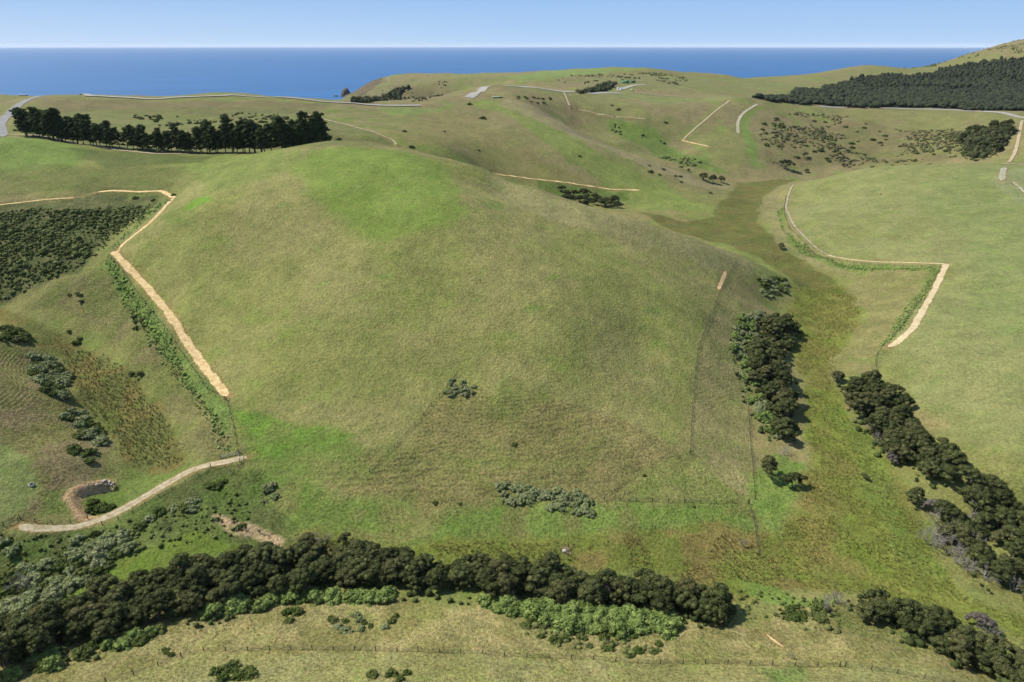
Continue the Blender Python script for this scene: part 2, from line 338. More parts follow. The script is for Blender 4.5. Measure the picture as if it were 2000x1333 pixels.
zone([(70,960),(130,950),(130,1005),(80,1010)],(102,126,50),3,.8,tus=.8)
zone([(-60,1045),(150,1040),(260,1005),(400,930),(500,930),(560,1020),(560,1060),(300,1100),(100,1200),(-60,1260)],(92,116,48),4,.9,tus=.9,col2=(84,98,48))
zone([(405,1005),(440,1008),(500,1028),(558,1050),(548,1068),(500,1054),(440,1040)],(186,160,122),1.2,.9)
zone([(310,1075),(380,1040),(480,1070),(420,1100),(200,1170),(120,1180),(160,1120)],(104,130,34),3,.8,tus=.3)
# right hill
zone([(1546,370),(1700,326),(1930,320),(2060,322),(2060,960),(1870,860),(1745,750),(1712,700),(1850,520),(1620,500),(1542,440)],(130,138,80),5,.9,tus=.3,ter=.2,col2=(126,134,74),nsc=40)
zone([(1860,330),(2060,330),(2060,720),(1960,640),(1900,480),(1800,400)],(120,138,74),14,.6)
zone([(1660,560),(1700,530),(1820,520),(1780,580),(1715,700),(1650,700),(1690,620)],(134,132,78),3,.8,tus=.6)
zone([(1545,370),(1500,380),(1480,420),(1530,480),(1600,520),(1680,550),(1640,520),(1560,470),(1535,420)],(136,134,84),3,.7,tus=.5)
zone([(1530,400),(1520,430),(1560,478),(1620,512),(1830,520),(1820,530),(1620,520),(1540,480)],(108,134,56),2,.8,tus=.8)
zone([(1935,350),(1985,330),(2040,350),(2040,420),(2000,400)],(132,142,96),4,.6)
# hill two and the hills behind it
zone([(940,196),(1050,226),(1180,305),(1290,352),(1390,400),(1300,412),(1160,345),(1060,275),(980,225),(900,205)],(116,138,58),9,.8,ter=.1)
zone([(985,195),(1100,240),(1300,326),(1424,364),(1395,374),(1270,332),(1080,250),(970,205)],(146,138,98),4,.75)
zone([(860,215),(1050,290),(1150,350),(960,335),(800,290),(720,255)],(132,126,74),14,.6,ter=.35)
zone([(985,350),(1050,352),(1230,376),(1220,395),(1120,380),(1020,362)],(92,118,46),3,.8,tus=.7)
zone([(1200,232),(1270,250),(1350,300),(1420,345),(1340,325),(1250,285),(1190,258)],(98,128,50),9,.85,tus=.8)
zone([(1440,240),(1470,330),(1490,330),(1462,240),(1500,205)],(104,136,56),4,.8)
zone([(1330,270),(1415,198),(1420,203),(1345,275),(1400,305),(1385,310)],(110,138,58),4,.5)
zone([(85,194),(400,197),(640,206),(640,225),(400,225),(100,215)],(118,108,74),10,.7,ter=1)
zone([(100,215),(620,212),(640,290),(450,300),(60,262)],(108,116,62),10,.6,ter=1)
zone([(600,290),(540,240),(620,228),(760,275),(775,290)],(110,118,66),6,.6)
zone([(730,210),(830,212),(900,200),(840,222),(760,225)],(112,140,62),8,.7)
zone([(855,170),(880,160),(925,166),(915,176)],(122,146,58),12,.8)
zone([(1000,150),(1060,139),(1200,134),(1300,138),(1200,143),(1080,155),(1010,166)],(116,142,70),14,.8)
zone([(1100,150),(1250,146),(1340,160),(1230,172),(1090,170)],(126,119,84),14,.7)
zone([(1560,250),(1700,240),(1850,260),(1900,300),(1700,320),(1520,330),(1480,290)],(116,120,68),12,.6,tus=.9,col2=(122,110,76),nsc=18)
zone([(1180,175),(1400,190),(1420,195),(1300,205),(1200,190)],(118,136,72),12,.6)
FOREST=[(1470,192),(1560,178),(1640,166),(1720,152),(1800,152),(1835,142),(1880,130),(1960,118),(2060,110),(2060,222),(1960,216),(1800,210),(1600,206)]
zone(FOREST,(52,58,38),10,1)
# near slope
zone([(-200,1320),(0,1285),(250,1225),(450,1185),(560,1165),(900,1180),(1250,1225),(1450,1215),(1560,1180),(1640,1200),(1800,1250),(2000,1330),(2300,1400),(2300,2500),(-300,2500)],(152,146,88),4,.95,tus=.7,col2=(134,132,72),nsc=7)
zone([(-300,1400),(200,1335),(330,1292),(380,1276),(700,1270),(1000,1284),(1300,1297),(1650,1304),(1900,1330),(2300,1400),(2300,2500),(-300,2500)],(142,144,80),1.5,.9,tus=.6,col2=(146,148,88),nsc=10)
zone([(1480,1310),(1560,1300),(1600,1333),(1500,1350)],(112,140,62),3,.8)
zone([(1090,160),(1350,150),(1500,160),(1620,170),(1480,185),(1300,180)],(120,130,72),10,.5)
zone([(700,170),(740,157),(880,152),(1000,155),(900,175),(860,200),(720,198)],(122,116,84),12,.6,col2=(112,122,66),nsc=40)
zone([(1640,1190),(1900,1270),(1850,1290),(1650,1230)],(124,130,66),4,.7,tus=.9)
zone([(1440,1130),(1500,1140),(1560,1160),(1640,1160),(1600,1180),(1480,1180)],(100,134,48),3,.8,tus=.5)
zone([(x,y) for x,y in [(1095,1072),(1110,1068),(1120,1078),(1108,1086)]],(150,135,120),1,.8)
zone([(664,192),(700,165),(737,152),(752,158),(728,176),(705,195)],(92,86,64),14,.9,col2=(120,106,82),nsc=25)
zone([(745,190),(800,170),(860,165),(900,172),(880,195),(800,200)],(128,118,84),14,.6)
lum=(CC@np.array([.3,.6,.1]))[...,None]
CC=CC*.80+lum*np.array([1.0,1.02,.55])*.20; CC=CC*np.array([1.055,1.0,1.05])
mo=(fbm(GXX,GYY,7,3,101)-.5); CC=CC*(1+np.clip(mo*.7,-.2,.2)[...,None]*np.array([1.0,.8,.9])*(.35+.65*TUS)[...,None])
# bare sea cliffs
gy,gx=np.gradient(GZ,GYA,GXA); SL=np.hypot(gx,gy)
cl=sm(SL+.25*(n2-.5),.28,.5)*sm(GYY,1250,1500)*sm(-GZ,-80,-55)
CC=mixc(CC,A((104,92,74)),cl*.9)
# dirt beside the tracks and round the pit
def near(c,r,col,k=1,ns=2.0):
    js,is_=window(c,r*3); x=GXX[js,is_];y=GYY[js,is_]
    if x.size==0: return
    d,_=segdist(x,y,c); d=d+(fbm(x,y,ns*2,2,91)-.5)*r
    f=sm(-d,-r,-r*.6)*k
    CC[js,is_]=CC[js,is_]*(1-f[...,None])+A(col)*f[...,None]
for nm,c,w,ck in TR:
    if ck!='worn': near(c,w/2+(.7 if w<5 else 1.5),(150,124,84) if ck not in('road','seal') else (156,140,104),.75)
# tussock hummocks as real relief where the mesh is fine enough
near(PITL,2.4,(196,164,124),.95)
js,is_=window(PIT,4); x_=GXX[js,is_];y_=GYY[js,is_]; dl_,_t=segdist(x_,y_,PITL); f=(inside(x_,y_,PIT)*sm(dl_,1.1,2.0))[...,None]; CC[js,is_]=CC[js,is_]*(1-f)+A((98,116,54))*f
fine=(np.abs(GXX)<332)&(GYY<480)&(GYY>90)
GZ+=np.where(fine,(vn(GXX,GYY,2.1,5)-.5)*.55*TUS+(vn(GXX,GYY,5.3,6)-.5)*.5*TUS,0)*1.0
for nm,c,w,ck in TR:
    if nm!='dirt_scar' and w<5: bench(c,w,.8)
# ---------------------------------------------------------------- mesh and material helpers
def mk(name,V,Q=None,T=None,mat=None,parent=None,smooth_=False,link=True):
    me=bpy.data.meshes.new(name); V=np.asarray(V,np.float32)
    me.vertices.add(len(V)); me.vertices.foreach_set('co',V.ravel())
    li=[];st=[];tot=0
    if Q is not None and len(Q):
        Q=np.asarray(Q,np.int32); li.append(Q.ravel()); st.append(np.arange(len(Q))*4); tot=len(Q)*4
    if T is not None and len(T):
        T=np.asarray(T,np.int32); li.append(T.ravel()); st.append(tot+np.arange(len(T))*3)
    li=np.concatenate(li); st=np.concatenate(st)
    me.loops.add(len(li)); me.loops.foreach_set('vertex_index',li.astype(np.int32))
    me.polygons.add(len(st)); me.polygons.foreach_set('loop_start',st.astype(np.int32))
    if smooth_: me.polygons.foreach_set('use_smooth',np.ones(len(st),bool))
    me.update(calc_edges=True)
    if mat: me.materials.append(mat)
    if not link: return me
    o=bpy.data.objects.new(name,me); COL.objects.link(o)
    if parent: o.parent=parent
    return o
class NT:
    def __init__(s,name):
        s.m=bpy.data.materials.new(name); s.m.use_nodes=True; s.t=s.m.node_tree; s.p=s.t.nodes['Principled BSDF']
        s.p.inputs['Specular IOR Level'].default_value=.15; s.p.inputs['Roughness'].default_value=.9
    def n(s,ty,**k):
        x=s.t.nodes.new(ty)
        for a,b in k.items():
            if a.startswith('i_'): x.inputs[a[2:].replace('_',' ')].default_value=b
            else: setattr(x,a,b)
        return x
    def l(s,a,b): s.t.links.new(a,b)
    def noise(s,scale,detail=3,rough=.6,vec=None):
        x=s.n('ShaderNodeTexNoise'); x.inputs['Scale'].default_value=scale; x.inputs['Detail'].default_value=detail; x.inputs['Roughness'].default_value=rough
        if vec is not None: s.l(vec,x.inputs['Vector'])
        return x.outputs['Fac']
    def rng(s,v,a,b,c,d):
        x=s.n('ShaderNodeMapRange'); s.l(v,x.inputs[0])
        for i,k in enumerate((a,b,c,d)): x.inputs[i+1].default_value=k
        return x.outputs[0]
    def math(s,op,a,b=None):
        x=s.n('ShaderNodeMath',operation=op)
        for i,v in enumerate((a,b)):
            if v is None: continue
            if isinstance(v,(int,float)): x.inputs[i].default_value=v
            else: s.l(v,x.inputs[i])
        return x.outputs[0]
    def mulc(s,col,f):
        x=s.n('ShaderNodeVectorMath',operation='SCALE')
        if isinstance(col,(tuple,list)): x.inputs[0].default_value=col[:3]
        else: s.l(col,x.inputs[0])
        s.l(f,x.inputs['Scale']); return x.outputs[0]
    def mix(s,f,a,b):
        x=s.n('ShaderNodeMix',data_type='RGBA')
        if isinstance(f,(int,float)): x.inputs[0].default_value=f
        else: s.l(f,x.inputs[0])
        for i,v in ((6,a),(7,b)):
            if isinstance(v,(tuple,list)): x.inputs[i].default_value=(*v[:3],1)
            else: s.l(v,x.inputs[i])
        return x.outputs[2]
def ground_mat():
    g=NT('grassland'); geo=g.n('ShaderNodeNewGeometry').outputs['Position']
    col=g.n('ShaderNodeAttribute',attribute_name='Col').outputs['Color']
    tus=g.n('ShaderNodeAttribute',attribute_name='tus').outputs['Fac']
    ter=g.n('ShaderNodeAttribute',attribute_name='ter').outputs['Fac']
    a=g.noise(1.1,4,.65,geo); b=g.noise(.28,4,.6,geo); c=g.noise(.05,4,.6,geo); d=g.noise(3.2,3,.6,geo)
    amp=g.rng(tus,0,1,.45,1.25)
    # straw-coloured tufts among green
    ca=g.math('MULTIPLY',g.rng(a,.38,.62,-.32,.27),amp)
    cb=g.math('ADD',ca,g.rng(b,.3,.7,-.13,.13)); cc=g.math('ADD',cb,g.rng(c,.3,.7,-.10,.10)); cd=g.math('ADD',cc,g.rng(d,.36,.64,-.20,.20))
    v=g.mulc(col,g.math('ADD',cd,1.0))
    st=g.n('ShaderNodeVectorMath',operation='MULTIPLY'); g.l(v,st.inputs[0]); st.inputs[1].default_value=(1.22,1.02,1.12)
    f=g.math('MULTIPLY',g.rng(g.noise(.6,4,.7,geo),.5,.68,0,1),g.rng(tus,0,1,.35,1))
    v=g.mix(f,v,st.outputs[0])
    gr=g.n('ShaderNodeVectorMath',operation='MULTIPLY'); g.l(v,gr.inputs[0]); gr.inputs[1].default_value=(.88,1.02,.80)
    v=g.mix(g.rng(g.noise(.11,5,.6,geo),.52,.66,0,.8),v,gr.outputs[0])
    g.l(v,g.p.inputs['Base Color'])
    # terracettes: little steps that follow the contour
    sx=g.n('ShaderNodeSeparateXYZ'); g.l(geo,sx.inputs[0])
    ph=g.math('ADD',g.math('MULTIPLY',sx.outputs['Z'],8.5),g.math('MULTIPLY',g.noise(.045,2,.5,geo),9))
    tw=g.math('MULTIPLY',g.math('SINE',ph),g.math('MULTIPLY',ter,.22))
    hgt=g.math('ADD',g.math('ADD',g.math('MULTIPLY',a,g.rng(tus,0,1,.5,1.5)),g.math('MULTIPLY',d,.30)),g.math('ADD',tw,g.math('MULTIPLY',b,.9)))
    bp=g.n('ShaderNodeBump'); bp.inputs['Strength'].default_value=1; bp.inputs['Distance'].default_value=.68
    g.l(hgt,bp.inputs['Height']); g.l(bp.outputs[0],g.p.inputs['Normal'])
    g.p.inputs['Specular IOR Level'].default_value=.05
    return g.m
ny_,nx_=GXX.shape
idx=np.arange(ny_*nx_).reshape(ny_,nx_)
Q=np.stack([idx[:-1,:-1],idx[:-1,1:],idx[1:,1:],idx[1:,:-1]],-1).reshape(-1,4)
terr=mk('ground',np.stack([GXX,GYY,GZ],-1).reshape(-1,3),Q,mat=ground_mat(),smooth_=True)
terr['kind']='structure'
me=terr.data
at=me.color_attributes.new('Col','FLOAT_COLOR','POINT'); at.data.foreach_set('color',np.concatenate([CC,np.ones(CC.shape[:2]+(1,))],-1).astype(np.float32).ravel())
for nm_,arr in (('tus',TUS),('ter',TER)):
    at=me.attributes.new(nm_,'FLOAT','POINT'); at.data.foreach_set('value',arr.astype(np.float32).ravel())
# ---------------------------------------------------------------- sea
def sea_mat():
    g=NT('sea_water'); geo=g.n('ShaderNodeNewGeometry').outputs['Position']
    mp=g.n('ShaderNodeMapping'); mp.inputs['Scale'].default_value=(1,2.6,1); g.l(geo,mp.inputs[0]); v=mp.outputs[0]
    big=g.noise(.0011,4,.6,v); mid=g.noise(.012,4,.6,v)
    c=g.mix(g.rng(big,.35,.65,0,1),(.007,.062,.165),(.010,.078,.205))
    c=g.mix(g.rng(mid,.60,.75,0,.35),c,(.02,.09,.25))
    g.l(c,g.p.inputs['Base Color']); g.p.inputs['Roughness'].default_value=.42
    g.p.inputs['IOR'].default_value=1.33; g.p.inputs['Specular IOR Level'].default_value=.22
    bp=g.n('ShaderNodeBump'); bp.inputs['Strength'].default_value=.7; bp.inputs['Distance'].default_value=2.5
    g.l(g.math('ADD',g.noise(.09,4,.6,v),g.math('MULTIPLY',mid,3)),bp.inputs['Height']); g.l(bp.outputs[0],g.p.inputs['Normal'])
    return g.m
rr=[0,500,1000,1500,2000,3000,5000,9000,16000,30000,60000]; na=96
V=[(0,900,0)];Qs=[];Ts=[]
for r in rr[1:]:
    for k in range(na): V.append((r*math.cos(2*math.pi*k/na),900+r*math.sin(2*math.pi*k/na),0))
for k in range(na): Ts.append((0,1+k,1+(k+1)%na))
for q in range(len(rr)-2):
    for k in range(na):
        a0=1+q*na;b0=1+(q+1)*na; Qs.append((a0+k,b0+k,b0+(k+1)%na,a0+(k+1)%na))
sea=mk('sea',V,Qs,Ts,mat=sea_mat()); sea['kind']='structure'
# ---------------------------------------------------------------- tracks and roads as draped sheets
PALC={'sand':((236,208,154),(208,178,122)),'pale':((196,182,152),(170,152,120)),'chalk':((190,186,170),(146,144,104)),'cream':((224,206,166),(200,180,138)),'road':((176,174,170),(160,154,140)),'seal':((150,150,148),(130,130,126)),'worn':((142,140,84),(134,132,76))}
def dirt_mat(k):
    a,b=PALC[k]; g=NT('bare_earth_'+k); geo=g.n('ShaderNodeNewGeometry').outputs['Position']
    c=g.mix(g.rng(g.noise(.5,5,.7,geo),.42,.58,0,1),tuple(lin(a)*G_AL),tuple(lin(b)*G_AL))
    c=g.mulc(c,g.rng(g.noise(2.4,4,.7,geo),.38,.62,.72,1.15))
    # grass creeping in from both edges and between the wheel marks
    u=g.math('ABSOLUTE',g.math('SUBTRACT',g.n('ShaderNodeAttribute',attribute_name='across').outputs['Fac'],.5))
    nz=g.rng(g.noise(.9,5,.75,geo),.3,.7,-.16,.16)
    ed=g.rng(g.math('ADD',u,nz),.40,.50,0,1)
    if k in('pale','chalk'): ed=g.math('MAXIMUM',ed,g.rng(g.math('ADD',u,g.math('ABSOLUTE',nz)),.12,.05,0,.45))
    c=g.mix(ed,c,tuple(A((128,128,72))))
    g.l(c,g.p.inputs['Base Color'])
    bp=g.n('ShaderNodeBump'); bp.inputs['Strength'].default_value=.6; bp.inputs['Distance'].default_value=.2
    g.l(g.noise(1.6,4,.7,geo),bp.inputs['Height']); g.l(bp.outputs[0],g.p.inputs['Normal'])
    return g.m
DM={k:dirt_mat(k) for k in PALC}
for q,(nm,c,w,ck) in enumerate(TR):
    c2=resample(c,.7 if w<5 else 2.0); t=np.gradient(c2,axis=0); t/=np.linalg.norm(t,axis=1)[:,None]+1e-9; nn=np.c_[-t[:,1],t[:,0]]
    m=len(c2); r_=rng.random((m,2)); amp=.5 if nm!='gravel_road' else .08
    s_=np.arange(m)*.7; lo=fbm(s_,s_*0+q*31,5,3,5)-.5; hi=fbm(s_,s_*0+q*57,5,3,9)-.5
    taper=np.clip(np.minimum(np.arange(m),np.arange(m)[::-1])*.7/1.6,.25,1) if nm!='gravel_road' else np.ones(m)
    L=-w/2*taper*(1+amp*lo*1.6+(r_[:,0]-.5)*amp*.25); Rr=w/2*taper*(1+amp*hi*1.6+(r_[:,1]-.5)*amp*.25)
    K=7; V=[]
    lift=.05+.00045*c2[:,1].mean()*(c2[:,1].mean()>450)
    for k in range(K):
        o_=L+(Rr-L)*k/(K-1); x=c2[:,0]+nn[:,0]*o_;y=c2[:,1]+nn[:,1]*o_
        V.append(np.c_[x,y,ground(x,y)+lift+(.0 if 0<k<K-1 else -.03)])
    V=np.stack(V,1).reshape(-1,3); I=np.arange(m*K).reshape(m,K)
    Qd=np.stack([I[:-1,:-1],I[:-1,1:],I[1:,1:],I[1:,:-1]],-1).reshape(-1,4)
    o=mk(nm,V,Qd,mat=DM[ck],smooth_=True); o['kind']='structure'; at=o.data.attributes.new('across','FLOAT','POINT'); at.data.foreach_set('value',np.tile(np.linspace(0,1,K),m).astype(np.float32))
# ---------------------------------------------------------------- foliage prototypes
def leaf_mat(name,c1,c2,c3=None,objvar=.35):
    g=NT(name); oi=g.n('ShaderNodeObjectInfo').outputs['Random']
    gi=g.n('ShaderNodeNewGeometry'); ri=gi.outputs['Random Per Island']
    a,b=tuple(lin(c1)*G_AL),tuple(lin(c2)*G_AL)
    c=g.mix(ri,a,b)
    if c3: c=g.mix(g.math('MULTIPLY',g.rng(oi,.45,1,0,1),.5),c,tuple(lin(c3)*G_AL))
    c=g.mulc(c,g.rng(oi,0,1,1-objvar,1+objvar))
    g.l(c,g.p.inputs['Base Color']); g.p.inputs['Roughness'].default_value=.8; g.p.inputs['Specular IOR Level'].default_value=.04
    return g.m
def bark_mat(name,c1,c2):
    g=NT(name); geo=g.n('ShaderNodeNewGeometry').outputs['Position']
    c=g.mix(g.rng(g.noise(3,3,.6,geo),.35,.65,0,1),tuple(lin(c1)*G_AL),tuple(lin(c2)*G_AL)); g.l(c,g.p.inputs['Base Color']); return g.m
M_KAN=leaf_mat('kanuka_leaves',(52,62,34),(104,110,66),(80,72,48),.36)
M_KAG=leaf_mat('kanuka_grey_leaves',(92,86,80),(126,118,108))
M_PIN=leaf_mat('pine_needles',(50,66,38),(88,100,56),None,.22)
M_BRD=leaf_mat('broad_leaves',(98,122,58),(148,162,92),(108,118,64),.24)
M_GRY=leaf_mat('grey_green_leaves',(110,124,74),(160,166,118),(118,116,90),.22)
M_SHR=leaf_mat('shrub_leaves',(66,84,38),(104,116,58),(94,92,58),.28)
M_BARK=bark_mat('kanuka_bark',(120,110,98),(160,150,136)); M_PBARK=bark_mat('pine_bark',(78,66,54),(104,92,78)); M_DEAD=bark_mat('dead_wood',(176,170,160),(140,132,124))
# icosphere
def ico(sub):
    p=(1+5**.5)/2
    v=[(-1,p,0),(1,p,0),(-1,-p,0),(1,-p,0),(0,-1,p),(0,1,p),(0,-1,-p),(0,1,-p),(p,0,-1),(p,0,1),(-p,0,-1),(-p,0,1)]
    f=[(0,11,5),(0,5,1),(0,1,7),(0,7,10),(0,10,11),(1,5,9),(5,11,4),(11,10,2),(10,7,6),(7,1,8),(3,9,4),(3,4,2),(3,2,6),(3,6,8),(3,8,9),(4,9,5),(2,4,11),(6,2,10),(8,6,7),(9,8,1)]
    v=[np.array(a)/np.linalg.norm(a) for a in v]
    for _ in range(sub):
        c={};nf=[]
        def md(a,b):
            k=(min(a,b),max(a,b))
            if k not in c: m=v[a]+v[b]; v.append(m/np.linalg.norm(m)); c[k]=len(v)-1
            return c[k]
        for a,b,d in f: ab,bd,da=md(a,b),md(b,d),md(d,a); nf+=[(a,ab,da),(b,bd,ab),(d,da,bd),(ab,bd,da)]
        f=nf
    return np.array(v),np.array(f)
ICO0=ico(0);ICO1=ico(1)
class MB:
    def __init__(s): s.V=[];s.Q=[];s.T=[];s.n=0
    def add(s,V,Q=None,T=None):
        V=np.asarray(V,float)
        if Q is not None and len(Q): s.Q.append(np.asarray(Q)+s.n)
        if T is not None and len(T): s.T.append(np.asarray(T)+s.n)
        s.V.append(V); s.n+=len(V)
    def mesh(s,name,mat,smooth_=False):
        return mk(name,np.concatenate(s.V),np.concatenate(s.Q) if s.Q else None,np.concatenate(s.T) if s.T else None,mat,smooth_=smooth_,link=False)
    def build(s,name,mat,parent=None,smooth_=False):
        o=bpy.data.objects.new(name,s.mesh(name,mat,smooth_)); COL.objects.link(o)
        if parent: o.parent=parent
        return o
    def core(s,c,r,sq,k=.82):
        v,f=ICO1; d=1+(rng.random(len(v))-.5)*.35
        s.add(np.array(c)+v*d[:,None]*np.array([r,r,r*sq])*k,T=f)
    def leaves(s,c,r,sq,n,ls,up=.25,flat=.5):
        d=rng.normal(size=(n*2,3)); d/=np.linalg.norm(d,axis=1)[:,None]; d=d[d[:,2]>-.55][:n]; n=len(d)
        p=np.array(c)+d*np.array([r,r,r*sq])*(.86+.26*rng.random((n,1)))
        nn=d+rng.normal(size=(n,3))*flat+np.array([0,0,up]); nn/=np.linalg.norm(nn,axis=1)[:,None]
        t=np.cross(nn,rng.normal(size=(n,3))); t/=np.linalg.norm(t,axis=1)[:,None]+1e-9; b=np.cross(nn,t)
        L=ls*(.6+.8*rng.random((n,1)))
        V=np.stack([p-t*L*.5,p+b*L*.42+nn*L*.12,p+t*L*.5,p-b*L*.42+nn*L*.12],1).reshape(-1,3)
        s.add(V,Q=np.arange(n*4).reshape(-1,4))
    def tube(s,pts,rad,sides=5):
        pts=np.array(pts,float); m=len(pts); t=np.gradient(pts,axis=0); t/=np.linalg.norm(t,axis=1)[:,None]+1e-9
        a=np.cross(t,[.3,.9,.1]); a/=np.linalg.norm(a,axis=1)[:,None]+1e-9; b=np.cross(t,a)
        an=np.arange(sides)*2*math.pi/sides; rad=np.broadcast_to(rad,(m,))
        V=(pts[:,None]+ (a[:,None]*np.cos(an)[None,:,None]+b[:,None]*np.sin(an)[None,:,None])*np.array(rad)[:,None,None]).reshape(-1,3)
        I=np.arange(m*sides).reshape(m,sides); J=np.roll(I,-1,1)
        s.add(V,Q=np.stack([I[:-1],J[:-1],J[1:],I[1:]],-1).reshape(-1,4))
    def limb(s,a,b,r0,r1,bend=.15,k=5,sides=5):
        a=np.array(a,float);b=np.array(b,float); L=np.linalg.norm(b-a); u=np.linspace(0,1,k)[:,None]
        off=rng.normal(size=3)*L*bend; p=a*(1-u)+b*u+off*np.sin(u*math.pi)*.5+rng.normal(size=(k,3))*L*.015
        p[0]=a; s.tube(p,r0+(r1-r0)*u[:,0],sides); return p
    def box(s,c,d,rz=0):
        x,y,z=np.array(d)/2; v=np.array([(i,j,k) for k in(-z,z) for j in(-y,y) for i in(-x,x)],float)
        cz,sz=math.cos(rz),math.sin(rz); v=np.c_[v[:,0]*cz-v[:,1]*sz,v[:,0]*sz+v[:,1]*cz,v[:,2]]+np.array(c)
        s.add(v,Q=[(0,2,3,1),(4,5,7,6),(0,1,5,4),(2,6,7,3),(0,4,6,2),(1,3,7,5)])
def proto_kanuka(h=6.2,R_=2.7,n=20,ls=.30,leafmat=None):
    cr=MB();tr=MB(); cs=[]
    lean=rng.normal(size=2)*.5; el=1+.6*rng.random()
    for i in range(n):
        a=i*2.399+rng.random()*.6; q=math.sqrt((i+.5)/n)*R_*(.85+.3*rng.random())
        x=lean[0]+q*math.cos(a)*el; y=lean[1]+q*math.sin(a)/el
        z=h-.75-(q/R_)**2*h*.30-rng.random()*1.1
        r=.78+.42*rng.random()-.16*q/R_; sq=.72+.15*rng.random()
        cs.append((x,y,z)); cr.core((x,y,z),r,sq); cr.leaves((x,y,z),r,sq,95,ls)
    for i in range(5):                       # lower skirt clumps
        a=rng.random()*6.28; q=R_*(.5+.4*rng.random()); c=(lean[0]+q*math.cos(a),lean[1]+q*math.sin(a),h*(.42+.15*rng.random())); r=.65
        cr.core(c,r,.7);cr.leaves(c,r,.7,60,ls)
    ns=3+int(rng.integers(0,3))
    for k in range(ns):
        a=k*6.28/ns+rng.random(); fk=(lean[0]*.5+.8*math.cos(a),lean[1]*.5+.8*math.sin(a),h*.45)
        p=tr.limb((.18*math.cos(a),.18*math.sin(a),-.5),fk,.13,.09)
        for j in rng.choice(len(cs),4,replace=False): tr.limb(p[-1],np.array(cs[j])-[0,0,.3],.07,.03,.12,4,4)
    return cr.mesh('crown',leafmat or M_KAN),tr.mesh('trunk',M_BARK)
def proto_pine(h=17,windy=0):
    cr=MB();tr=MB(); top=np.array([rng.normal()*.6+windy,rng.normal()*.6,h-1.2])
    tp=tr.limb((0,0,-.8),top,.34,.08,.04,8,6)
    for i in range(40):
        u=(i+rng.random())/40; z=h*(.13+.83*u); base=np.array([np.interp(z,tp[:,2],tp[:,0]),np.interp(z,tp[:,2],tp[:,1]),z])
        R_=(3.3*(1-u)**.5+.9)*(.65+.7*rng.random()); a=i*2.4+rng.random()
        c=base+np.array([math.cos(a)*R_,math.sin(a)*R_,.5+.08*R_]); r=.95+.55*rng.random()
        if u>.25 or rng.random()<.7:
            cr.core(c,r,.6,.75); cr.leaves(c,r*1.08,.62,70,.58,up=.6)
            c2=base+(c-base)*.5; cr.leaves(c2,r*.8,.6,30,.5,up=.5); cr.core(c2,r*.7,.6,.8)
        tr.limb(base-[0,0,.4],c,.09,.03,.1,4,4)
    cr.core(top,1.0,.9);cr.leaves(top,1.2,.9,70,.5)
    return cr.mesh('crown',M_PIN),tr.mesh('trunk',M_PBARK)
def proto_bush(R_=1.5,h=1.9,n=13,ls=.3,mat=None,lv=70):
    fo=MB(); st=MB()
    for i in range(n):
        a=i*2.4+rng.random(); q=math.sqrt((i+.3)/n)*R_*(.75+.6*rng.random()); z=h*(.66-.44*(q/R_)**2)*(.6+.7*rng.random())
        r=(.42+.28*rng.random())*R_/1.5; c=(q*math.cos(a),q*math.sin(a),z); fo.core(c,r,.8,.8); fo.leaves(c,r,.85,lv,ls)
        if i%3==0: st.limb((0,0,-.2),c,.05,.02,.1,4,4)
    return fo.mesh('foliage',mat or M_SHR),st.mesh('stem',M_BARK)
def proto_dead(h=6):
    tr=MB();tw=tr
    def grow(p,d,L,r,lv,mb):
        q=p+d*L; pts=mb.limb(p,q,r,max(r*.6,.02),.12,4,3 if lv>1 else 5)
        if lv<4:
            for k in range(3 if lv<3 else 3):
                nd=d+rng.normal(size=3)*.55; nd[2]+=.12; nd/=np.linalg.norm(nd)
                grow(pts[-1] if k else pts[-2],nd,L*(.6+.25*rng.random()),max(r*.6,.022),lv+1,tr if lv<1 else tw)
    for k in range(3):
        a=rng.random()*6.28; d=np.array([.35*math.cos(a),.35*math.sin(a),1.]); d/=np.linalg.norm(d)
        grow(np.array([.1*math.cos(a),.1*math.sin(a),-.4]),d,h*.36,.15,0,tr)
    return (tr.mesh('branches',M_DEAD),)
PK=[proto_kanuka(h=5.6+.35*i,R_=2.3+.14*i,n=18+i) for i in range(7)]
PKG=[proto_kanuka(h=5.2,R_=2.1,n=15,leafmat=M_KAG,ls=.26)]
PP=[proto_pine(15+i*1.1,(.6 if i==0 else 0)) for i in range(5)]
PB=[proto_bush(1.8,2.0,19,.30,M_BRD,60) for i in range(5)]
PG=[proto_bush(1.7,1.3,19,.25,M_GRY,50) for i in range(5)]
PS=[proto_bush(1.5,1.05,16,.24,M_SHR,50) for i in range(5)]
PD=[proto_dead(5.2+.6*i) for i in range(3)]
def put(kind,protos,cat,label,group,x,y,s=1.,sz=None,rz=None,z=None,tilt=0):
    r=bpy.data.objects.new(kind,None); COL.objects.link(r); r.empty_display_size=.5
    zz=float(ground(x,y)) if z is None else z
    r.location=(float(x),float(y),zz); r.rotation_euler=(tilt,0,float(rng.random()*6.28) if rz is None else rz)
    ex=1+.25*(rng.random()-.5) if kind in ('shrub','broadleaf_bush') else 1+.12*(rng.random()-.5); r.scale=(s*ex,s/ex,(s if sz is None else sz)*((.85+.3*rng.random()) if kind!='kanuka_tree' else .76+.26*rng.random()))
    r['label']=label; r['category']=cat
    if group: r['group']=group
    for me_ in protos[int(rng.integers(0,len(protos)))]:
        c=bpy.data.objects.new(me_.name.split('.')[0],me_); COL.objects.link(c); c.parent=r
    return r
def nth(i): return '%d%s'%(i,'th' if 10<=i%100<=20 else {1:'st',2:'nd',3:'rd'}.get(i%10,'th'))
def pix(x,y,z):
    dz=z-CAM_H; f=y*cp-dz*sp; return 1000+F*x/f, 666.5-F*(y*sp+dz*cp)/f
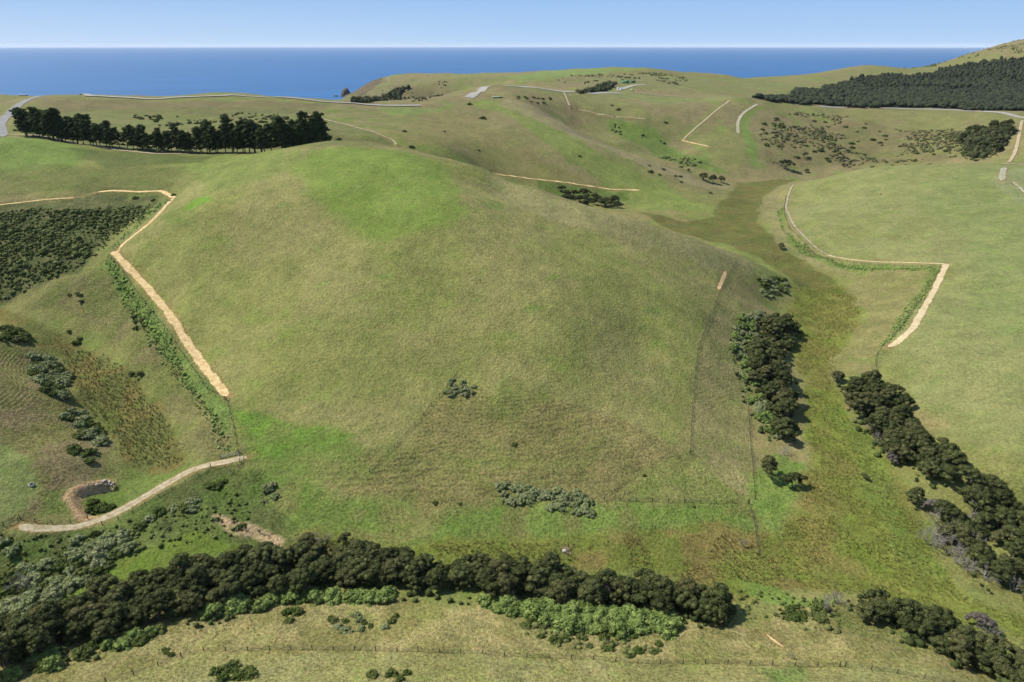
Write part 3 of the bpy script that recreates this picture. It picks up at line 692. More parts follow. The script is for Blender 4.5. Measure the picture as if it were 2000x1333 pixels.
def tell_apart(obs,desc,wordy='tree'):
    """give each member of a planting its own label: which row, counted from the left"""
    q=sorted([(pix(*o.location)[0],pix(*o.location)[1],o) for o in obs],key=lambda t:t[0]); rows={'near':[],'middle':[],'far':[]}
    py_=np.array([t[1] for t in q])
    for i,t in enumerate(q):
        w=py_[max(0,i-7):i+8]; r=(w<t[1]).mean(); rows['near' if r>.62 else ('far' if r<.3 else 'middle')].append(t[2])
    for k,l in rows.items():
        for i,o in enumerate(l): o['label']='%s, %s from left, %s row'%(desc,nth(i+1),k)
def scatter(pl,step,jit=.75,world=False):
    P2=np.array(pl,float) if world else hitpoly(pl); a=P2.min(0);b=P2.max(0)
    xs=np.arange(a[0],b[0],step);ys=np.arange(a[1],b[1],step*.87)
    X,Y=np.meshgrid(xs,ys); X=X+(np.arange(len(ys))%2)[:,None]*step/2
    X=X+(rng.random(X.shape)-.5)*step*jit; Y=Y+(rng.random(X.shape)-.5)*step*jit
    m=inside(X,Y,P2); return np.c_[X[m],Y[m]]
CNT={}
def grove(pl,step,kind,protos,cat,label,group,smin=.8,smax=1.15,maxn=None,keep=1.,jit=.75,tell=None):
    p=scatter(pl,step,jit)
    if keep<1: p=p[rng.random(len(p))<keep]
    if maxn and len(p)>maxn: p=p[rng.choice(len(p),maxn,replace=False)]
    obs=[put(kind,protos,cat,label,group,x,y,smin+(smax-smin)*rng.random()) for x,y in p]
    if tell is None and len(label.split())<=11 and len(obs)<60: tell=label
    if tell and len(obs)>1: tell_apart(obs,tell)
    CNT[kind]=CNT.get(kind,0)+len(p); print(len(p),kind,group); return p
def single(kind,protos,cat,label,px,py,s=1.,group=None,sz=None,rz=None):
    x,y,z=hit([px],[py]); CNT[kind]=CNT.get(kind,0)+1
    return put(kind,protos,cat,label,group,x[0],y[0],s,sz,rz)
# kanuka belts
BELT=[(-30,1240),(100,1205),(220,1160),(330,1120),(450,1092),(600,1082),(700,1078),(800,1100),(870,1112),(1000,1108),(1130,1142),(1230,1150),(1310,1148),(1390,1175),(1420,1205),(1370,1222),(1200,1186),(1000,1166),(850,1150),(700,1148),(560,1158),(420,1185),(330,1212),(180,1258),(60,1295),(-30,1310)]
grove(BELT,5.15,'kanuka_tree',PK,'tree','dark olive kanuka tree in the dense belt that crosses the foreground below the marsh','kanuka belt across the foreground',.85,1.25,tell='dark kanuka of the foreground belt')
grove([(1482,640),(1510,625),(1548,640),(1556,668),(1522,700),(1534,770),(1556,850),(1548,870),(1512,850),(1492,800),(1472,740),(1460,690)],5.6,'kanuka_tree',PK,'tree','dark kanuka tree in the narrow clump between the big hill and the marsh','kanuka clump at the foot of the big hill',.95,1.4,tell='dark kanuka of the clump beside the big hill',maxn=42)
grove([(1645,752),(1690,745),(1740,762),(1775,815),(1800,850),(1860,890),(1875,930),(1840,950),(1770,920),(1725,880),(1690,830),(1660,790)],5.6,'kanuka_tree',PK,'tree','dark kanuka tree in the belt along the marsh edge below the pale right hill','kanuka belt at the foot of the right hill',.85,1.3,tell='dark kanuka of the belt under the right hill',maxn=42)
grove([(1830,985),(1900,960),(1960,985),(2040,1000),(2060,1240),(1990,1175),(1930,1140),(1870,1095),(1835,1040)],4.9,'kanuka_tree',PK,'tree','brownish kanuka tree in the open woodland at the right edge beside the marsh','kanuka woodland at the right edge',.8,1.2,tell='brownish kanuka of the right edge woodland',maxn=36)
grove([(1650,1172),(1730,1185),(1820,1222),(1900,1262),(1990,1300),(2050,1330),(2050,1370),(1950,1330),(1860,1290),(1760,1240),(1680,1208)],4.6,'kanuka_tree',PK,'tree','dark kanuka tree in the strip on the bank at the lower right corner','kanuka strip at the lower right corner',.8,1.15,tell='dark kanuka of the lower right strip')
GV=[]
for i,px in enumerate(np.linspace(1098,1203,11)):
    for Y in (584,597):
        q=P(px+rng.normal()*3,390,Y+rng.normal()*3); GV.append(put('kanuka_tree',PK,'tree','','kanuka grove under the short sand track',q[0],q[1],.95+.3*rng.random()))
tell_apart(GV,'dark kanuka of the grove under the short sand track')
grove([(1890,262),(1975,248),(1985,262),(1960,290),(1920,312),(1885,308),(1870,285)],13,'kanuka_tree',PK,'tree','dark kanuka tree on the far slope below the ridge road at right','kanuka on the far slope at right',1.2,1.9,maxn=16,tell='dark kanuka on the far slope at right')
for px,py,s,l in [(1374,352,1.5,'leftmost kanuka tree of the trio where the upper marsh bends'),(1392,358,1.3,'middle kanuka tree of the trio where the upper marsh bends'),(1408,357,1.2,'rightmost kanuka tree of the trio where the upper marsh bends'),
 (1534,332,1.7,'tall double-topped kanuka tree in the far bowl above the marsh head'),(1571,309,1.1,'round kanuka tree right of the tall one in the far bowl'),(1576,338,1.0,'small dark kanuka tree at the marsh head'),
 (1500,930,1.05,'lone kanuka tree with a thin leaning trunk at the left edge of the marsh'),(1548,952,.95,'grey-brown kanuka tree just right of the lone leaning one'),(1524,487,.95,'small lone kanuka on the bank of the upper marsh'),
 (1689,937,.35,'tiny lone kanuka standing in the open marsh'),(1893,945,1.1,'kanuka tree standing apart above the right marsh belt'),(1935,960,1.1,'kanuka tree casting a long shadow on the right hill edge'),(1782,982,.9,'slim kanuka with a bare pole trunk at the marsh edge'),
 (1630,745,1.0,'low grey-green kanuka at the tip of the right belt'),(1850,1003,.8,'flat-topped kanuka in the clearing right of the marsh'),
 (1345,336,.8,'dark kanuka at the foot of the far spur'),(1330,332,.6,'small kanuka beside the far spur foot'),(600,1070,.9,'separate kanuka tree above the foreground belt'),(675,1060,.6,'small grey kanuka above the foreground belt')]:
    single('kanuka_tree',PK,'tree',l,px,py,s)
def arr(me_):
    v=np.empty(len(me_.vertices)*3,np.float32); me_.vertices.foreach_get('co',v); v=v.reshape(-1,3)
    f=np.empty(len(me_.loops),np.int32); me_.loops.foreach_get('vertex_index',f); t=np.empty(len(me_.polygons),np.int32); me_.polygons.foreach_get('loop_total',t)
    o_=np.r_[0,np.cumsum(t)[:-1]]; q=o_[t==4];r=o_[t==3]
    return v,f[q[:,None]+np.arange(4)],f[r[:,None]+np.arange(3)]
PKA=[arr(p[0]) for p in PK]
M_KFI=leaf_mat('kanuka_fill_leaves',(50,60,32),(104,110,66),None,0)
def fill(pts,label,a,b):
    mb=MB()
    for x,y in pts:
        v,q,t=PKA[int(rng.integers(0,len(PKA)))]; s=a+(b-a)*rng.random(); th=rng.random()*6.28; c,sn=math.cos(th)*s,math.sin(th)*s
        V=np.c_[v[:,0]*c-v[:,1]*sn+x,v[:,0]*sn+v[:,1]*c+y,v[:,2]*s+float(ground(x,y))-.6]; mb.add(V,Q=q,T=t)
    o=mb.build('kanuka_thicket',M_KFI); o['kind']='stuff'; o['label']=label
fill(scatter(BELT,5.0),'smaller kanuka filling the foreground belt between the larger crowns',.5,.85)
fill(np.concatenate([scatter(q,5.6) for q in ([(1482,640),(1510,625),(1548,640),(1556,668),(1522,700),(1534,770),(1556,850),(1548,870),(1512,850),(1492,800),(1472,740),(1460,690)],[(1645,752),(1690,745),(1740,762),(1775,815),(1800,850),(1860,890),(1875,930),(1840,950),(1770,920),(1725,880),(1690,830),(1660,790)])]),'smaller kanuka filling the clump and belts on the right',.45,.85)
# shelter belt of pines on the left ridge
line=smooth(np.array([P(*q)[:2] for q in [(44,268,500),(100,275,493),(200,286,486),(300,296,480),(420,299,470),(520,297,467),(590,292,472),(628,287,480)]]),2)
PINES=([],[]); P3=resample(line,4.6); npn=len(P3)
for i,(x,y) in enumerate(P3):
    u=i/npn; s=.93+.06*math.sin(u*9)-.14*(.25<u<.6)+.12*(u>.66)
    for r_ in (0,1):
        if r_==1 and rng.random()<.35: continue
        pn=put('pine_tree',PP,'tree','tall dark pine in the shelter belt on the left ridge' if 0<i<npn-1 else ('tall pine leaning out at the left end of the shelter belt' if i==0 else 'tall pine at the right end of the shelter belt'),'pines of the shelter belt' if 0<i<npn-1 else ('pines at the left end' if i==0 else 'pines at the right end'),x+rng.normal()*1.0,y+r_*6+rng.normal()*1.2,(.92+.25*rng.random())*s); PINES[r_].append(pn)
for r_,l in enumerate(PINES):
    for i,o in enumerate(l): o['label']='tall dark pine of the ridge shelter belt, %s from the left in the %s row'%(nth(i+1),('front','back')[r_]); o['group']='pines of the shelter belt'
# broadleaf bushes and shrubs
def bushes(pl,step,label,group,protos=PS,kind='shrub',a=.7,b=1.3,keep=.7,cat='bush',maxn=None,tell=None): return grove(pl,step,kind,protos,cat,label,group,a,b,keep=keep,maxn=maxn,tell=tell)
bushes([(930,1165),(1000,1178),(1100,1184),(1200,1196),(1320,1215),(1330,1240),(1230,1238),(1120,1232),(1040,1212),(950,1190)],2.6,'bright green broad-leaved bush along the near edge of the foreground belt, right of centre','light green bushes right of centre',PB,'broadleaf_bush',.9,1.6,.92,tell='light green bush right of centre')
bushes([(370,1200),(430,1185),(520,1160),(600,1160),(760,1160),(770,1172),(640,1178),(540,1182),(440,1205),(380,1215)],3.2,'bright green broad-leaved bush along the near edge of the foreground belt, left of centre','light green bushes left of centre',PB,'broadleaf_bush',.8,1.5,.75,tell='light green bush left of centre')
bushes([(200,1255),(330,1222),(320,1245),(180,1285),(60,1315),(10,1325),(40,1300)],3.1,'mid green bush on the near edge of the foreground belt at the left corner','bushes at the lower left corner',PS+PB,'broadleaf_bush',.8,1.3,.85,tell='green bush at the lower left corner')
bushes([(0,1110),(120,1090),(220,1055),(250,1085),(150,1150),(40,1200),(-20,1215)],3.3,'grey-green bush in the thicket left of the lush gully','grey-green thicket at the left edge',PG+PS+PG,'broadleaf_bush',.9,1.7,.95,tell='grey-green bush of the left edge thicket')
bushes([(0,1050),(120,1055),(200,1042),(230,1060),(120,1090),(-20,1110)],4.2,'low bush scattered below the farm track at the left edge','low bushes below the farm track',PG+PS,'broadleaf_bush',.6,1.1,.7)
bushes([(170,1055),(235,1045),(250,1070),(200,1085)],2.6,'large blue-green round bush just below the farm track','round bushes just below the farm track',PG,'broadleaf_bush',1.2,1.6,.9)
bushes([(965,950),(1010,940),(1060,960),(1130,955),(1160,985),(1165,1010),(1120,1008),(1040,985),(985,982)],2.1,'grey-green bush in the patch on the lower slope above the marsh','bush patch above the marsh',PG,'broadleaf_bush',.6,1.0,.8,tell='grey-green bush of the patch above the marsh')
bushes([(885,738),(925,752),(932,768),(880,775),(862,770)],1.9,'grey-green bush in the small cluster at the fence corner on the hill','bush cluster at the fence corner',PG,'broadleaf_bush',.45,.75,.8,tell='bush of the fence corner cluster')
bushes([(1440,625),(1490,612),(1478,650),(1462,700),(1480,760),(1455,740),(1425,680)],3.2,'pale green bush on the left side of the clump by the marsh','pale bushes beside the marsh clump',PB+PG,'broadleaf_bush',.8,1.3,.9,tell='pale bush beside the marsh clump')
bushes([(1462,760),(1492,775),(1510,830),(1520,860),(1490,840),(1465,800)],3.0,'pale green bush among the lower part of the clump by the marsh','pale bushes among the marsh clump',PB+PG,'broadleaf_bush',.8,1.4,.8,tell='pale bush among the marsh clump')
bushes([(1480,545),(1530,545),(1540,575),(1490,585)],3.2,'grey-green bush above the clump beside the marsh','bushes above the marsh clump',PG+PS,'broadleaf_bush',.8,1.4,.8,tell='grey-green bush above the marsh clump')
bushes([(1560,1180),(1640,1190),(1640,1225),(1540,1215),(1480,1190)],3.6,'dark round shrub on the bank between the two near belts','shrubs between the near belts',PS,'shrub',.7,1.4,.55,tell='dark shrub between the two near belts')
bushes([(640,1195),(780,1195),(800,1225),(700,1240),(640,1228)],2.9,'pale green shrub in the patch on the near slope left of centre','shrub patch on the near slope',PG+PS,'shrub',.4,.75,.8,tell='pale shrub of the near slope patch')
bushes([(1010,1200),(1130,1225),(1300,1250),(1280,1290),(1160,1270),(1040,1245)],3.4,'dull green shrub below the light green bushes on the near slope','dull shrubs on the near slope',PS,'shrub',.5,.9,.6,tell='dull shrub below the light green bushes')
bushes([(560,1195),(600,1190),(600,1220),(560,1222)],2.6,'dark green shrub left of the near-slope patch','dark shrubs on the near slope',PS,'shrub',.6,1.0,.8)
bushes([(430,1295),(520,1290),(515,1320),(425,1330),(400,1333)],2.8,'dark green shrub below the near fence at left','shrubs below the near fence',PS,'shrub',.6,1.05,.7,tell='dark shrub below the near fence')
bushes([(690,1312),(820,1312),(810,1330),(700,1330)],2.8,'low dark shrub at the bottom edge below the near fence','shrubs at the bottom edge',PS,'shrub',.5,.9,.6)
bushes([(310,1265),(350,1262),(350,1280),(310,1283)],2.4,'small shrub just above the near fence','small shrubs above the near fence',PS,'shrub',.4,.7,.8)
bushes([(55,690),(100,700),(130,740),(125,780),(90,775),(60,730)],3.0,'dark bush in the thicket on the left bank of the left marsh','thicket on the left bank',PS+PG,'shrub',1.0,1.8,.9,tell='dark bush of the left bank thicket')
bushes([(0,640),(45,645),(48,668),(0,668)],3.6,'dark bush at the left edge above the small marsh','bushes above the small marsh',PS,'shrub',1.2,1.8,.9,tell='dark bush above the small marsh')
bushes([(120,790),(160,810),(205,850),(205,870),(160,860),(110,815)],3.0,'blue-green bush along the lower left bank of the small marsh','bushes on the lower left bank',PS+PG,'shrub',.9,1.5,.75,tell='blue-green bush on the small marsh bank')
bushes([(130,870),(185,885),(185,905),(140,900)],3.0,'dark bush above the earth pit','bushes above the earth pit',PS,'shrub',.9,1.5,.8)
bushes([(165,978),(235,985),(215,1000),(170,1005)],2.4,'dark green bush between the earth pit and the farm track','bushes beside the earth pit',PS,'shrub',.7,1.2,.8)
bushes([(340,985),(420,930),(440,945),(380,1000),(250,1040),(270,1015)],3.0,'dark green bush along the lower side of the farm track','bushes along the farm track',PS+PG,'shrub',.7,1.3,.6,tell='bush along the lower side of the farm track')
bushes([(510,945),(545,945),(545,985),(505,980)],2.6,'grey-green shrub right of the farm track end','shrubs right of the farm track end',PG,'shrub',.5,.9,.7)
for pl,l in [([(130,570),(170,570),(165,590),(125,588)],'on the spur near the scrub'),([(118,640),(160,640),(178,680),(140,682)],'at the head of the small marsh'),([(255,620),(290,610),(290,640),(250,650)],'below the planted strip, upper patch'),([(205,540),(225,540),(225,552),(205,552)],'beside the track bend'),([(245,715),(285,705),(280,730),(245,745)],'below the planted strip, lower patch'),([(380,815),(420,812),(420,825),(380,828)],'near the fence above the farm track')]:
    bushes(pl,3.6,'dark low shrub '+l,'shrubs '+l,PS,'shrub',.6,1.1,.7)
bushes([(1470,240),(1560,225),(1660,232),(1760,270),(1860,260),(1900,285),(1860,308),(1700,318),(1640,330),(1560,335),(1490,300)],17,'low dark shrub dotted over the far bowl below the ridge road','shrubs in the far bowl',PS,'shrub',.9,2.2,.42,maxn=45,tell='low dark shrub in the far bowl')
bushes([(1840,262),(1990,240),(1995,262),(1960,300),(1905,318),(1850,305)],14,'low olive shrub around the far kanuka stand at right','shrubs round the far kanuka stand',PS,'shrub',1.0,2.0,.6,maxn=35)
bushes([(1650,318),(1760,310),(1850,308),(1845,322),(1700,328)],9,'dark shrub along the gully behind the right hill','shrubs behind the right hill',PS,'shrub',1.,2.,.6,maxn=20)
bushes([(270,225),(320,222),(315,240),(275,240)],8,'dark shrub above the middle of the pines','shrubs above the pines',PS,'shrub',.9,1.6,.6,maxn=10)
bushes([(500,225),(560,228),(565,255),(505,245)],8,'dark shrub above the right half of the pines','shrubs above the right pines',PS,'shrub',1.,1.9,.7,maxn=14)
bushes([(1000,188),(1080,190),(1070,205),(1020,200)],9,'dark shrub below the ridge road beside the long white roof','shrubs below the ridge road',PS,'shrub',.9,1.6,.6,maxn=12)
bushes([(1270,320),(1340,350),(1330,358),(1260,335)],9,'dark shrub along the crest foot of the far spur','shrubs on the far spur',PS,'shrub',.8,1.4,.5,maxn=8)
for px,py,s,l in [(943,232,2.2,'round shrub clump high on the far slope'),(917,205,1.8,'dark flat shrub under the white road bend'),(803,288,1.3,'dark shrub by the crest right of the pale track'),(868,258,.9,'small dark shrub on the middle far slope'),(790,258,1.2,'small shrub near the pale track top'),(935,295,.8,'lone dark dot-like shrub low on the far slope'),(662,275,1.6,'dark bush just right of the pines'),(1132,306,1.0,'single dark shrub on the green band'),(1387,378,1.2,'grey-green shrub on the far spur end'),(1690,243,1.,'shrub high in the far bowl'),(1300,240,1.4,'shrub in the far middle gully'),(1208,215,1.7,'dark shrub on the slope under the water tanks'),(1195,207,1.3,'smaller shrub above the slope under the water tanks'),(1200,229,.9,'small shrub lowest under the water tanks'),(340,382,.9,'dark shrub at the tip of the sand track'),(265,388,1.0,'dark shrub under the top of the sand track'),(300,392,.9,'second dark shrub under the sand track'),(1355,990,.4,'small shrub beside the marsh fence'),(850,983,.6,'small dark round shrub on the furrowed field edge'),(898,985,.5,'smaller dark shrub on the furrowed field edge'),(1258,930,.4,'little green shrub on the field'),(1005,868,.6,'green shrub in the middle of the brown field'),(50,184,2.0,'shrub by the road on the sea ridge'),(470,1030,.8,'brown-green shrub above the reed strip'),(1720,380,.5,'tiny shrub on the right hill')]:
    single('shrub',PS,'bush',l,px,py,s)
# dead grey trees
for i,(px,py,s,l) in enumerate([(1180,1175,1.0,'bleached dead tree standing in the foreground belt, right of centre'),(1190,1160,.8,'second bleached dead tree behind the first in the foreground belt'),(1815,1065,1.0,'bare grey tree with a two-forked trunk at the marsh edge on the right'),(1835,1060,1.1,'bushy bare grey tree at the marsh edge on the right'),(1825,1020,1.0,'pale grey twiggy tree topmost at the marsh edge'),(1865,1100,1.0,'dead tree leaning at the lower marsh edge'),(1890,1115,.9,'thin dead tree below the right woodland'),(1925,1135,.9,'dead white-stemmed tree under the right woodland'),(1950,1140,.9,'rightmost dead tree under the right woodland'),(1612,1195,.8,'white dead stump-like tree at the tip of the lower right strip'),(1632,1180,.8,'white forked dead tree at the tip of the lower right strip'),(1545,1285,.3,'low dead branches on the near slope'),(1940,1245,1.0,'silvery dead-topped tree in the lower right strip'),(40,1150,1.0,'pale grey leafless tree in the left thicket'),(632,1062,.8,'grey dead tree above the foreground belt'),(455,1140,.9,'white dead tree in the left part of the foreground belt'),(420,1115,.7,'small white dead tree in the left part of the foreground belt'),(1532,890,.7,'white dead snag under the marsh clump'),(840,1135,.6,'pale dead top poking from the middle of the foreground belt'),(1720,865,.9,'grey dead tree on the edge of the right belt'),(1745,875,.8,'thin grey dead tree in the right belt'),(1700,840,.8,'grey leafless tree on the marsh side of the right belt'),(1452,1068,.5,'white dead bush beside the fence in the marsh'),(1415,1170,.5,'grey dead bush right of the foreground belt'),(1870,1040,1.,'grey leafless tree inside the right woodland, upper'),(1900,1075,1.,'grey leafless tree inside the right woodland, lower'),(1850,1085,1.,'pale leaning dead tree just outside the right woodland'),(1975,1155,.9,'dead tree nearest the frame edge under the right woodland'),(1230,1170,.8,'smaller dead tree right of the two bleached ones in the foreground belt')]):
    single('dead_tree',PD,'dead tree',l,px,py,s)
for px,py,l in [(1745,905,'grey-leaved kanuka low on the marsh side of the right belt'),(1815,1000,'silver-grey round-topped kanuka jutting into the marsh'),(1700,835,'grey-leaved kanuka halfway down the right belt'),(1500,735,'grey-crowned kanuka in the middle of the marsh clump'),(1900,1020,'grey-leaved kanuka inside the right woodland'),(1905,1225,'grey-leaved kanuka in the lower right strip'),(400,1125,'grey-leaved kanuka in the left part of the foreground belt'),(200,1230,'pale grey kanuka low in the foreground belt at left')]:
    single('kanuka_tree',PKG,'tree',l,px,py,1.0)
print('counts',CNT)
HAZE=1.3e-5
# ---------------------------------------------------------------- masses nobody could count
FP=hitpoly(FOREST)
def far_forest():
    mb=MB(); v,f=ICO1; p=scatter(None,7.2,.9,world=True) if False else None
    a=FP.min(0);b=FP.max(0)
    xs=np.arange(a[0],b[0],7.0);ys=np.arange(a[1],b[1],6.4); X,Y=np.meshgrid(xs,ys)
    X=X+(rng.random(X.shape)-.5)*6;Y=Y+(rng.random(X.shape)-.5)*6
    wx=X+(fbm(X,Y,40,3,8)-.5)*50; wy=Y+(fbm(X,Y,40,3,9)-.5)*50
    m=inside(wx,wy,FP); X=X[m];Y=Y[m]; Z=ground(X,Y)
    tall=(fbm(X,Y,120,2,4)>.40)&(X>620)&(Y>1360)
    h=np.where(tall,6+6*rng.random(len(X))**1.5,3.5+3.5*rng.random(len(X))); r=np.where(tall,3.0,3.8)*(.6+.8*rng.random(len(X)))
    n=len(X); D=1+(rng.random((n,len(v)))-.5)*.5
    V=v[None]*D[:,:,None]*np.stack([r,r,h*.5],-1)[:,None]; V[:,:,2]+=(Z+h*.5)[:,None]; V[:,:,0]+=X[:,None];V[:,:,1]+=Y[:,None]
    T=(f[None]+np.arange(n)[:,None,None]*len(v)).reshape(-1,3)
    print('forest crowns',n)
    g=NT('forest_leaves'); gi=g.n('ShaderNodeNewGeometry'); c=g.mix(gi.outputs['Random Per Island'],tuple(lin((40,50,34))*G_AL),tuple(lin((66,72,46))*G_AL))
    c=g.mulc(c,g.rng(g.noise(.9,3,.6,gi.outputs['Position']),.3,.7,.7,1.3)); g.l(c,g.p.inputs['Base Color'])
    bp=g.n('ShaderNodeBump'); bp.inputs['Strength'].default_value=1; bp.inputs['Distance'].default_value=1.2; g.l(g.noise(.8,3,.6,gi.outputs['Position']),bp.inputs['Height']); g.l(bp.outputs[0],g.p.inputs['Normal'])
    o=mk('forest',V.reshape(-1,3),T=T,mat=g.m); o['kind']='stuff'; o['label']='dark native forest covering the far hillside at right'
far_forest()
def low_mass(name,polys,step,r0,h0,mat,label,keep=.8,nl=22,ls=.4,thr=None,nsc=14):
    v,f=ICO0; mb=MB()
    for pl in polys:
        p=scatter(pl,step,.95); p=p[rng.random(len(p))<keep]
        if thr is not None: p=p[fbm(p[:,0],p[:,1],nsc,3,61)>thr]
        if not len(p): continue
        Z=ground(p[:,0],p[:,1]); n=len(p); s=(.45+.9*rng.random(n)**1.5)*(.45+1.15*fbm(p[:,0],p[:,1],8,2,33)); r=r0*s;h=h0*s*(.8+.5*rng.random(n))
        D=1+(rng.random((n,len(v)))-.5)*.4
        V=v[None]*D[:,:,None]*np.stack([r,r,h],-1)[:,None]*.8; V+=np.stack([p[:,0],p[:,1],Z+h*.35],-1)[:,None]
        mb.add(V.reshape(-1,3),T=(f[None]+np.arange(n)[:,None,None]*len(v)).reshape(-1,3))
        d=rng.normal(size=(n,nl,3)); d[:,:,2]=np.abs(d[:,:,2]); d/=np.linalg.norm(d,axis=2)[:,:,None]
        c=d*np.stack([r,r,h],-1)[:,None]*(.8+.3*rng.random((n,nl,1)))+np.stack([p[:,0],p[:,1],Z+h*.35],-1)[:,None]
        c=c.reshape(-1,3); nn=d.reshape(-1,3)+rng.normal(size=c.shape)*.6; nn/=np.linalg.norm(nn,axis=1)[:,None]
        t=np.cross(nn,rng.normal(size=c.shape)); t/=np.linalg.norm(t,axis=1)[:,None]; b=np.cross(nn,t); L=ls*(.6+.8*rng.random((len(c),1)))
        mb.add(np.stack([c-t*L*.5,c+b*L*.4,c+t*L*.5,c-b*L*.4],1).reshape(-1,3),Q=np.arange(len(c)*4).reshape(-1,4))
    o=mb.build(name,mat); o['kind']='stuff'; o['label']=label; print(name,mb.n); return o
M_SCR=leaf_mat('scrub_leaves',(64,76,38),(118,126,72),None,0); M_PLT=leaf_mat('planting_leaves',(108,140,60),(152,172,98),None,0)
low_mass('scrub',[[(-60,425),(60,412),(150,412),(240,410),(285,402),(278,420),(235,450),(200,480),(150,520),(60,560),(-60,590)]],1.9,1.25,.95,M_SCR,'dense dark scrub filling the hollow at the left edge',.95,14,.5,thr=.40,nsc=9)
low_mass('scrub',[[(-60,420),(60,408),(150,408),(240,404),(292,400),(282,425),(238,455),(205,485),(155,525),(60,565),(-60,595)]],1.7,.9,.55,leaf_mat('pale_scrub_leaves',(90,102,54),(140,146,92),None,0),'paler low scrub between the dark scrub at the left edge',.6,14,.4)
M_FSC=leaf_mat('far_scrub_leaves',(74,82,50),(110,108,76),None,0); M_FDK=leaf_mat('far_dark_scrub_leaves',(54,62,40),(84,88,56),None,0)
low_mass('far_scrub',[[(1470,235),(1560,220),(1660,228),(1760,255),(1860,250),(1900,285),(1860,308),(1700,318),(1640,332),(1560,340),(1490,305)],[(1840,262),(1990,240),(1995,262),(1960,300),(1905,318),(1850,305)],[(1180,235),(1280,262),(1350,305),(1410,345),(1330,320),(1240,285)]],3.4,1.9,1.0,M_FSC,'low scrub mottling the far bowl and gullies',.5,10,.7,thr=.54,nsc=38)
low_mass('far_scrub',[[(1000,186),(1080,188),(1075,204),(1010,198)],[(740,172),(900,165),(860,195),(770,200)],[(1080,152),(1340,150),(1340,168),(1200,160),(1100,168)],[(250,225),(560,225),(560,255),(260,245)],[(1740,134),(1860,106),(2000,80),(2040,82),(2040,104),(1880,116),(1800,134)]],5,2.0,1.2,M_FSC,'scattered scrub on the distant slopes',.5,8,.8,thr=.60,nsc=26)
low_mass('far_scrub',[[(1160,172),(1185,164),(1205,164),(1192,176),(1130,184),(1125,181)],[(690,201),(735,188),(785,175),(806,171),(785,182),(725,202)],[(1878,272),(1900,258),(1970,247),(1985,258),(1962,288),(1915,312),(1890,308)]],3.6,2.8,3.4,M_FDK,'dark gully thickets beside the gravel pad and the headland',.95,14,.9)
low_mass('scrub',[[(0,1046),(150,1048),(280,1010),(400,960),(500,965),(480,1040),(330,1070),(200,1100),(0,1200)],[(1440,1150),(1640,1170),(1640,1190),(1440,1215)]],2.2,.7,.5,M_SCR,'low rough scrub below the farm track and between the near belts',.75,12,.34,thr=.40)
low_mass('planting_strip',[[(200,507),(218,505),(296,603),(340,675),(390,760),(443,840),(455,885),(430,885),(400,820),(350,750),(295,680),(240,600)],[(1535,395),(1522,425),(1535,455),(1590,492),(1640,515),(1830,524),(1828,530),(1640,524),(1560,490),(1525,450),(1515,415)],[(1836,525),(1828,522),(1715,680),(1722,682),(1760,650),(1800,595)],[(286,400),(335,392),(310,410),(255,460),(222,490),(215,485),(262,440)]],1.15,.62,.55,M_PLT,'light green young planting strip beside the sand tracks',.3,10,.30)
PSTRIP=[[(200,507),(218,505),(296,603),(340,675),(390,760),(443,840),(455,885),(430,885),(400,820),(350,750),(295,680),(240,600)],[(1535,395),(1522,425),(1535,455),(1590,492),(1640,515),(1830,524),(1828,530),(1640,524),(1560,490),(1525,450),(1515,415)],[(1836,525),(1828,522),(1715,680),(1722,682),(1760,650),(1800,595)]]
BL=leaf_mat('undergrowth_leaves',(52,62,34),(92,104,58),None,0)
low_mass('undergrowth',[BELT,[(-30,1290),(60,1290),(330,1215),(560,1162),(700,1155),(850,1160),(1000,1175),(1200,1198),(1420,1212),(1440,1230),(1200,1235),(1000,1195),(850,1176),(700,1172),(560,1180),(330,1245),(60,1325),(-30,1330)]],1.9,1.0,.9,BL,'dark undergrowth under and along the foreground belt',.7,16,.32,thr=.36,nsc=6)
low_mass('undergrowth',[[(1425,620),(1550,612),(1565,660),(1530,710),(1545,780),(1565,870),(1490,860),(1450,790),(1425,690)],[(1630,745),(1740,745),(1800,840),(1880,920),(1840,960),(1740,930),(1680,850)],[(1815,975),(1950,960),(2050,990),(2050,1240),(1930,1160),(1830,1080)],[(1630,1165),(1740,1180),(1900,1250),(2050,1320),(2050,1380),(1850,1300),(1680,1220)]],2.2,1.1,.85,BL,'dark undergrowth beneath the kanuka on the right',.6,14,.34,thr=.44,nsc=7)
low_mass('undergrowth',[[(1000,1195),(1150,1225),(1320,1240),(1290,1290),(1160,1275),(1030,1250)],[(640,1195),(790,1195),(800,1225),(650,1230)],[(1440,1170),(1640,1190),(1640,1240),(1480,1215)]],1.5,.8,.45,leaf_mat('slope_scrub_leaves',(86,94,52),(126,128,78),None,0),'low olive scrub on the near slope',.6,14,.28,thr=.5,nsc=6)
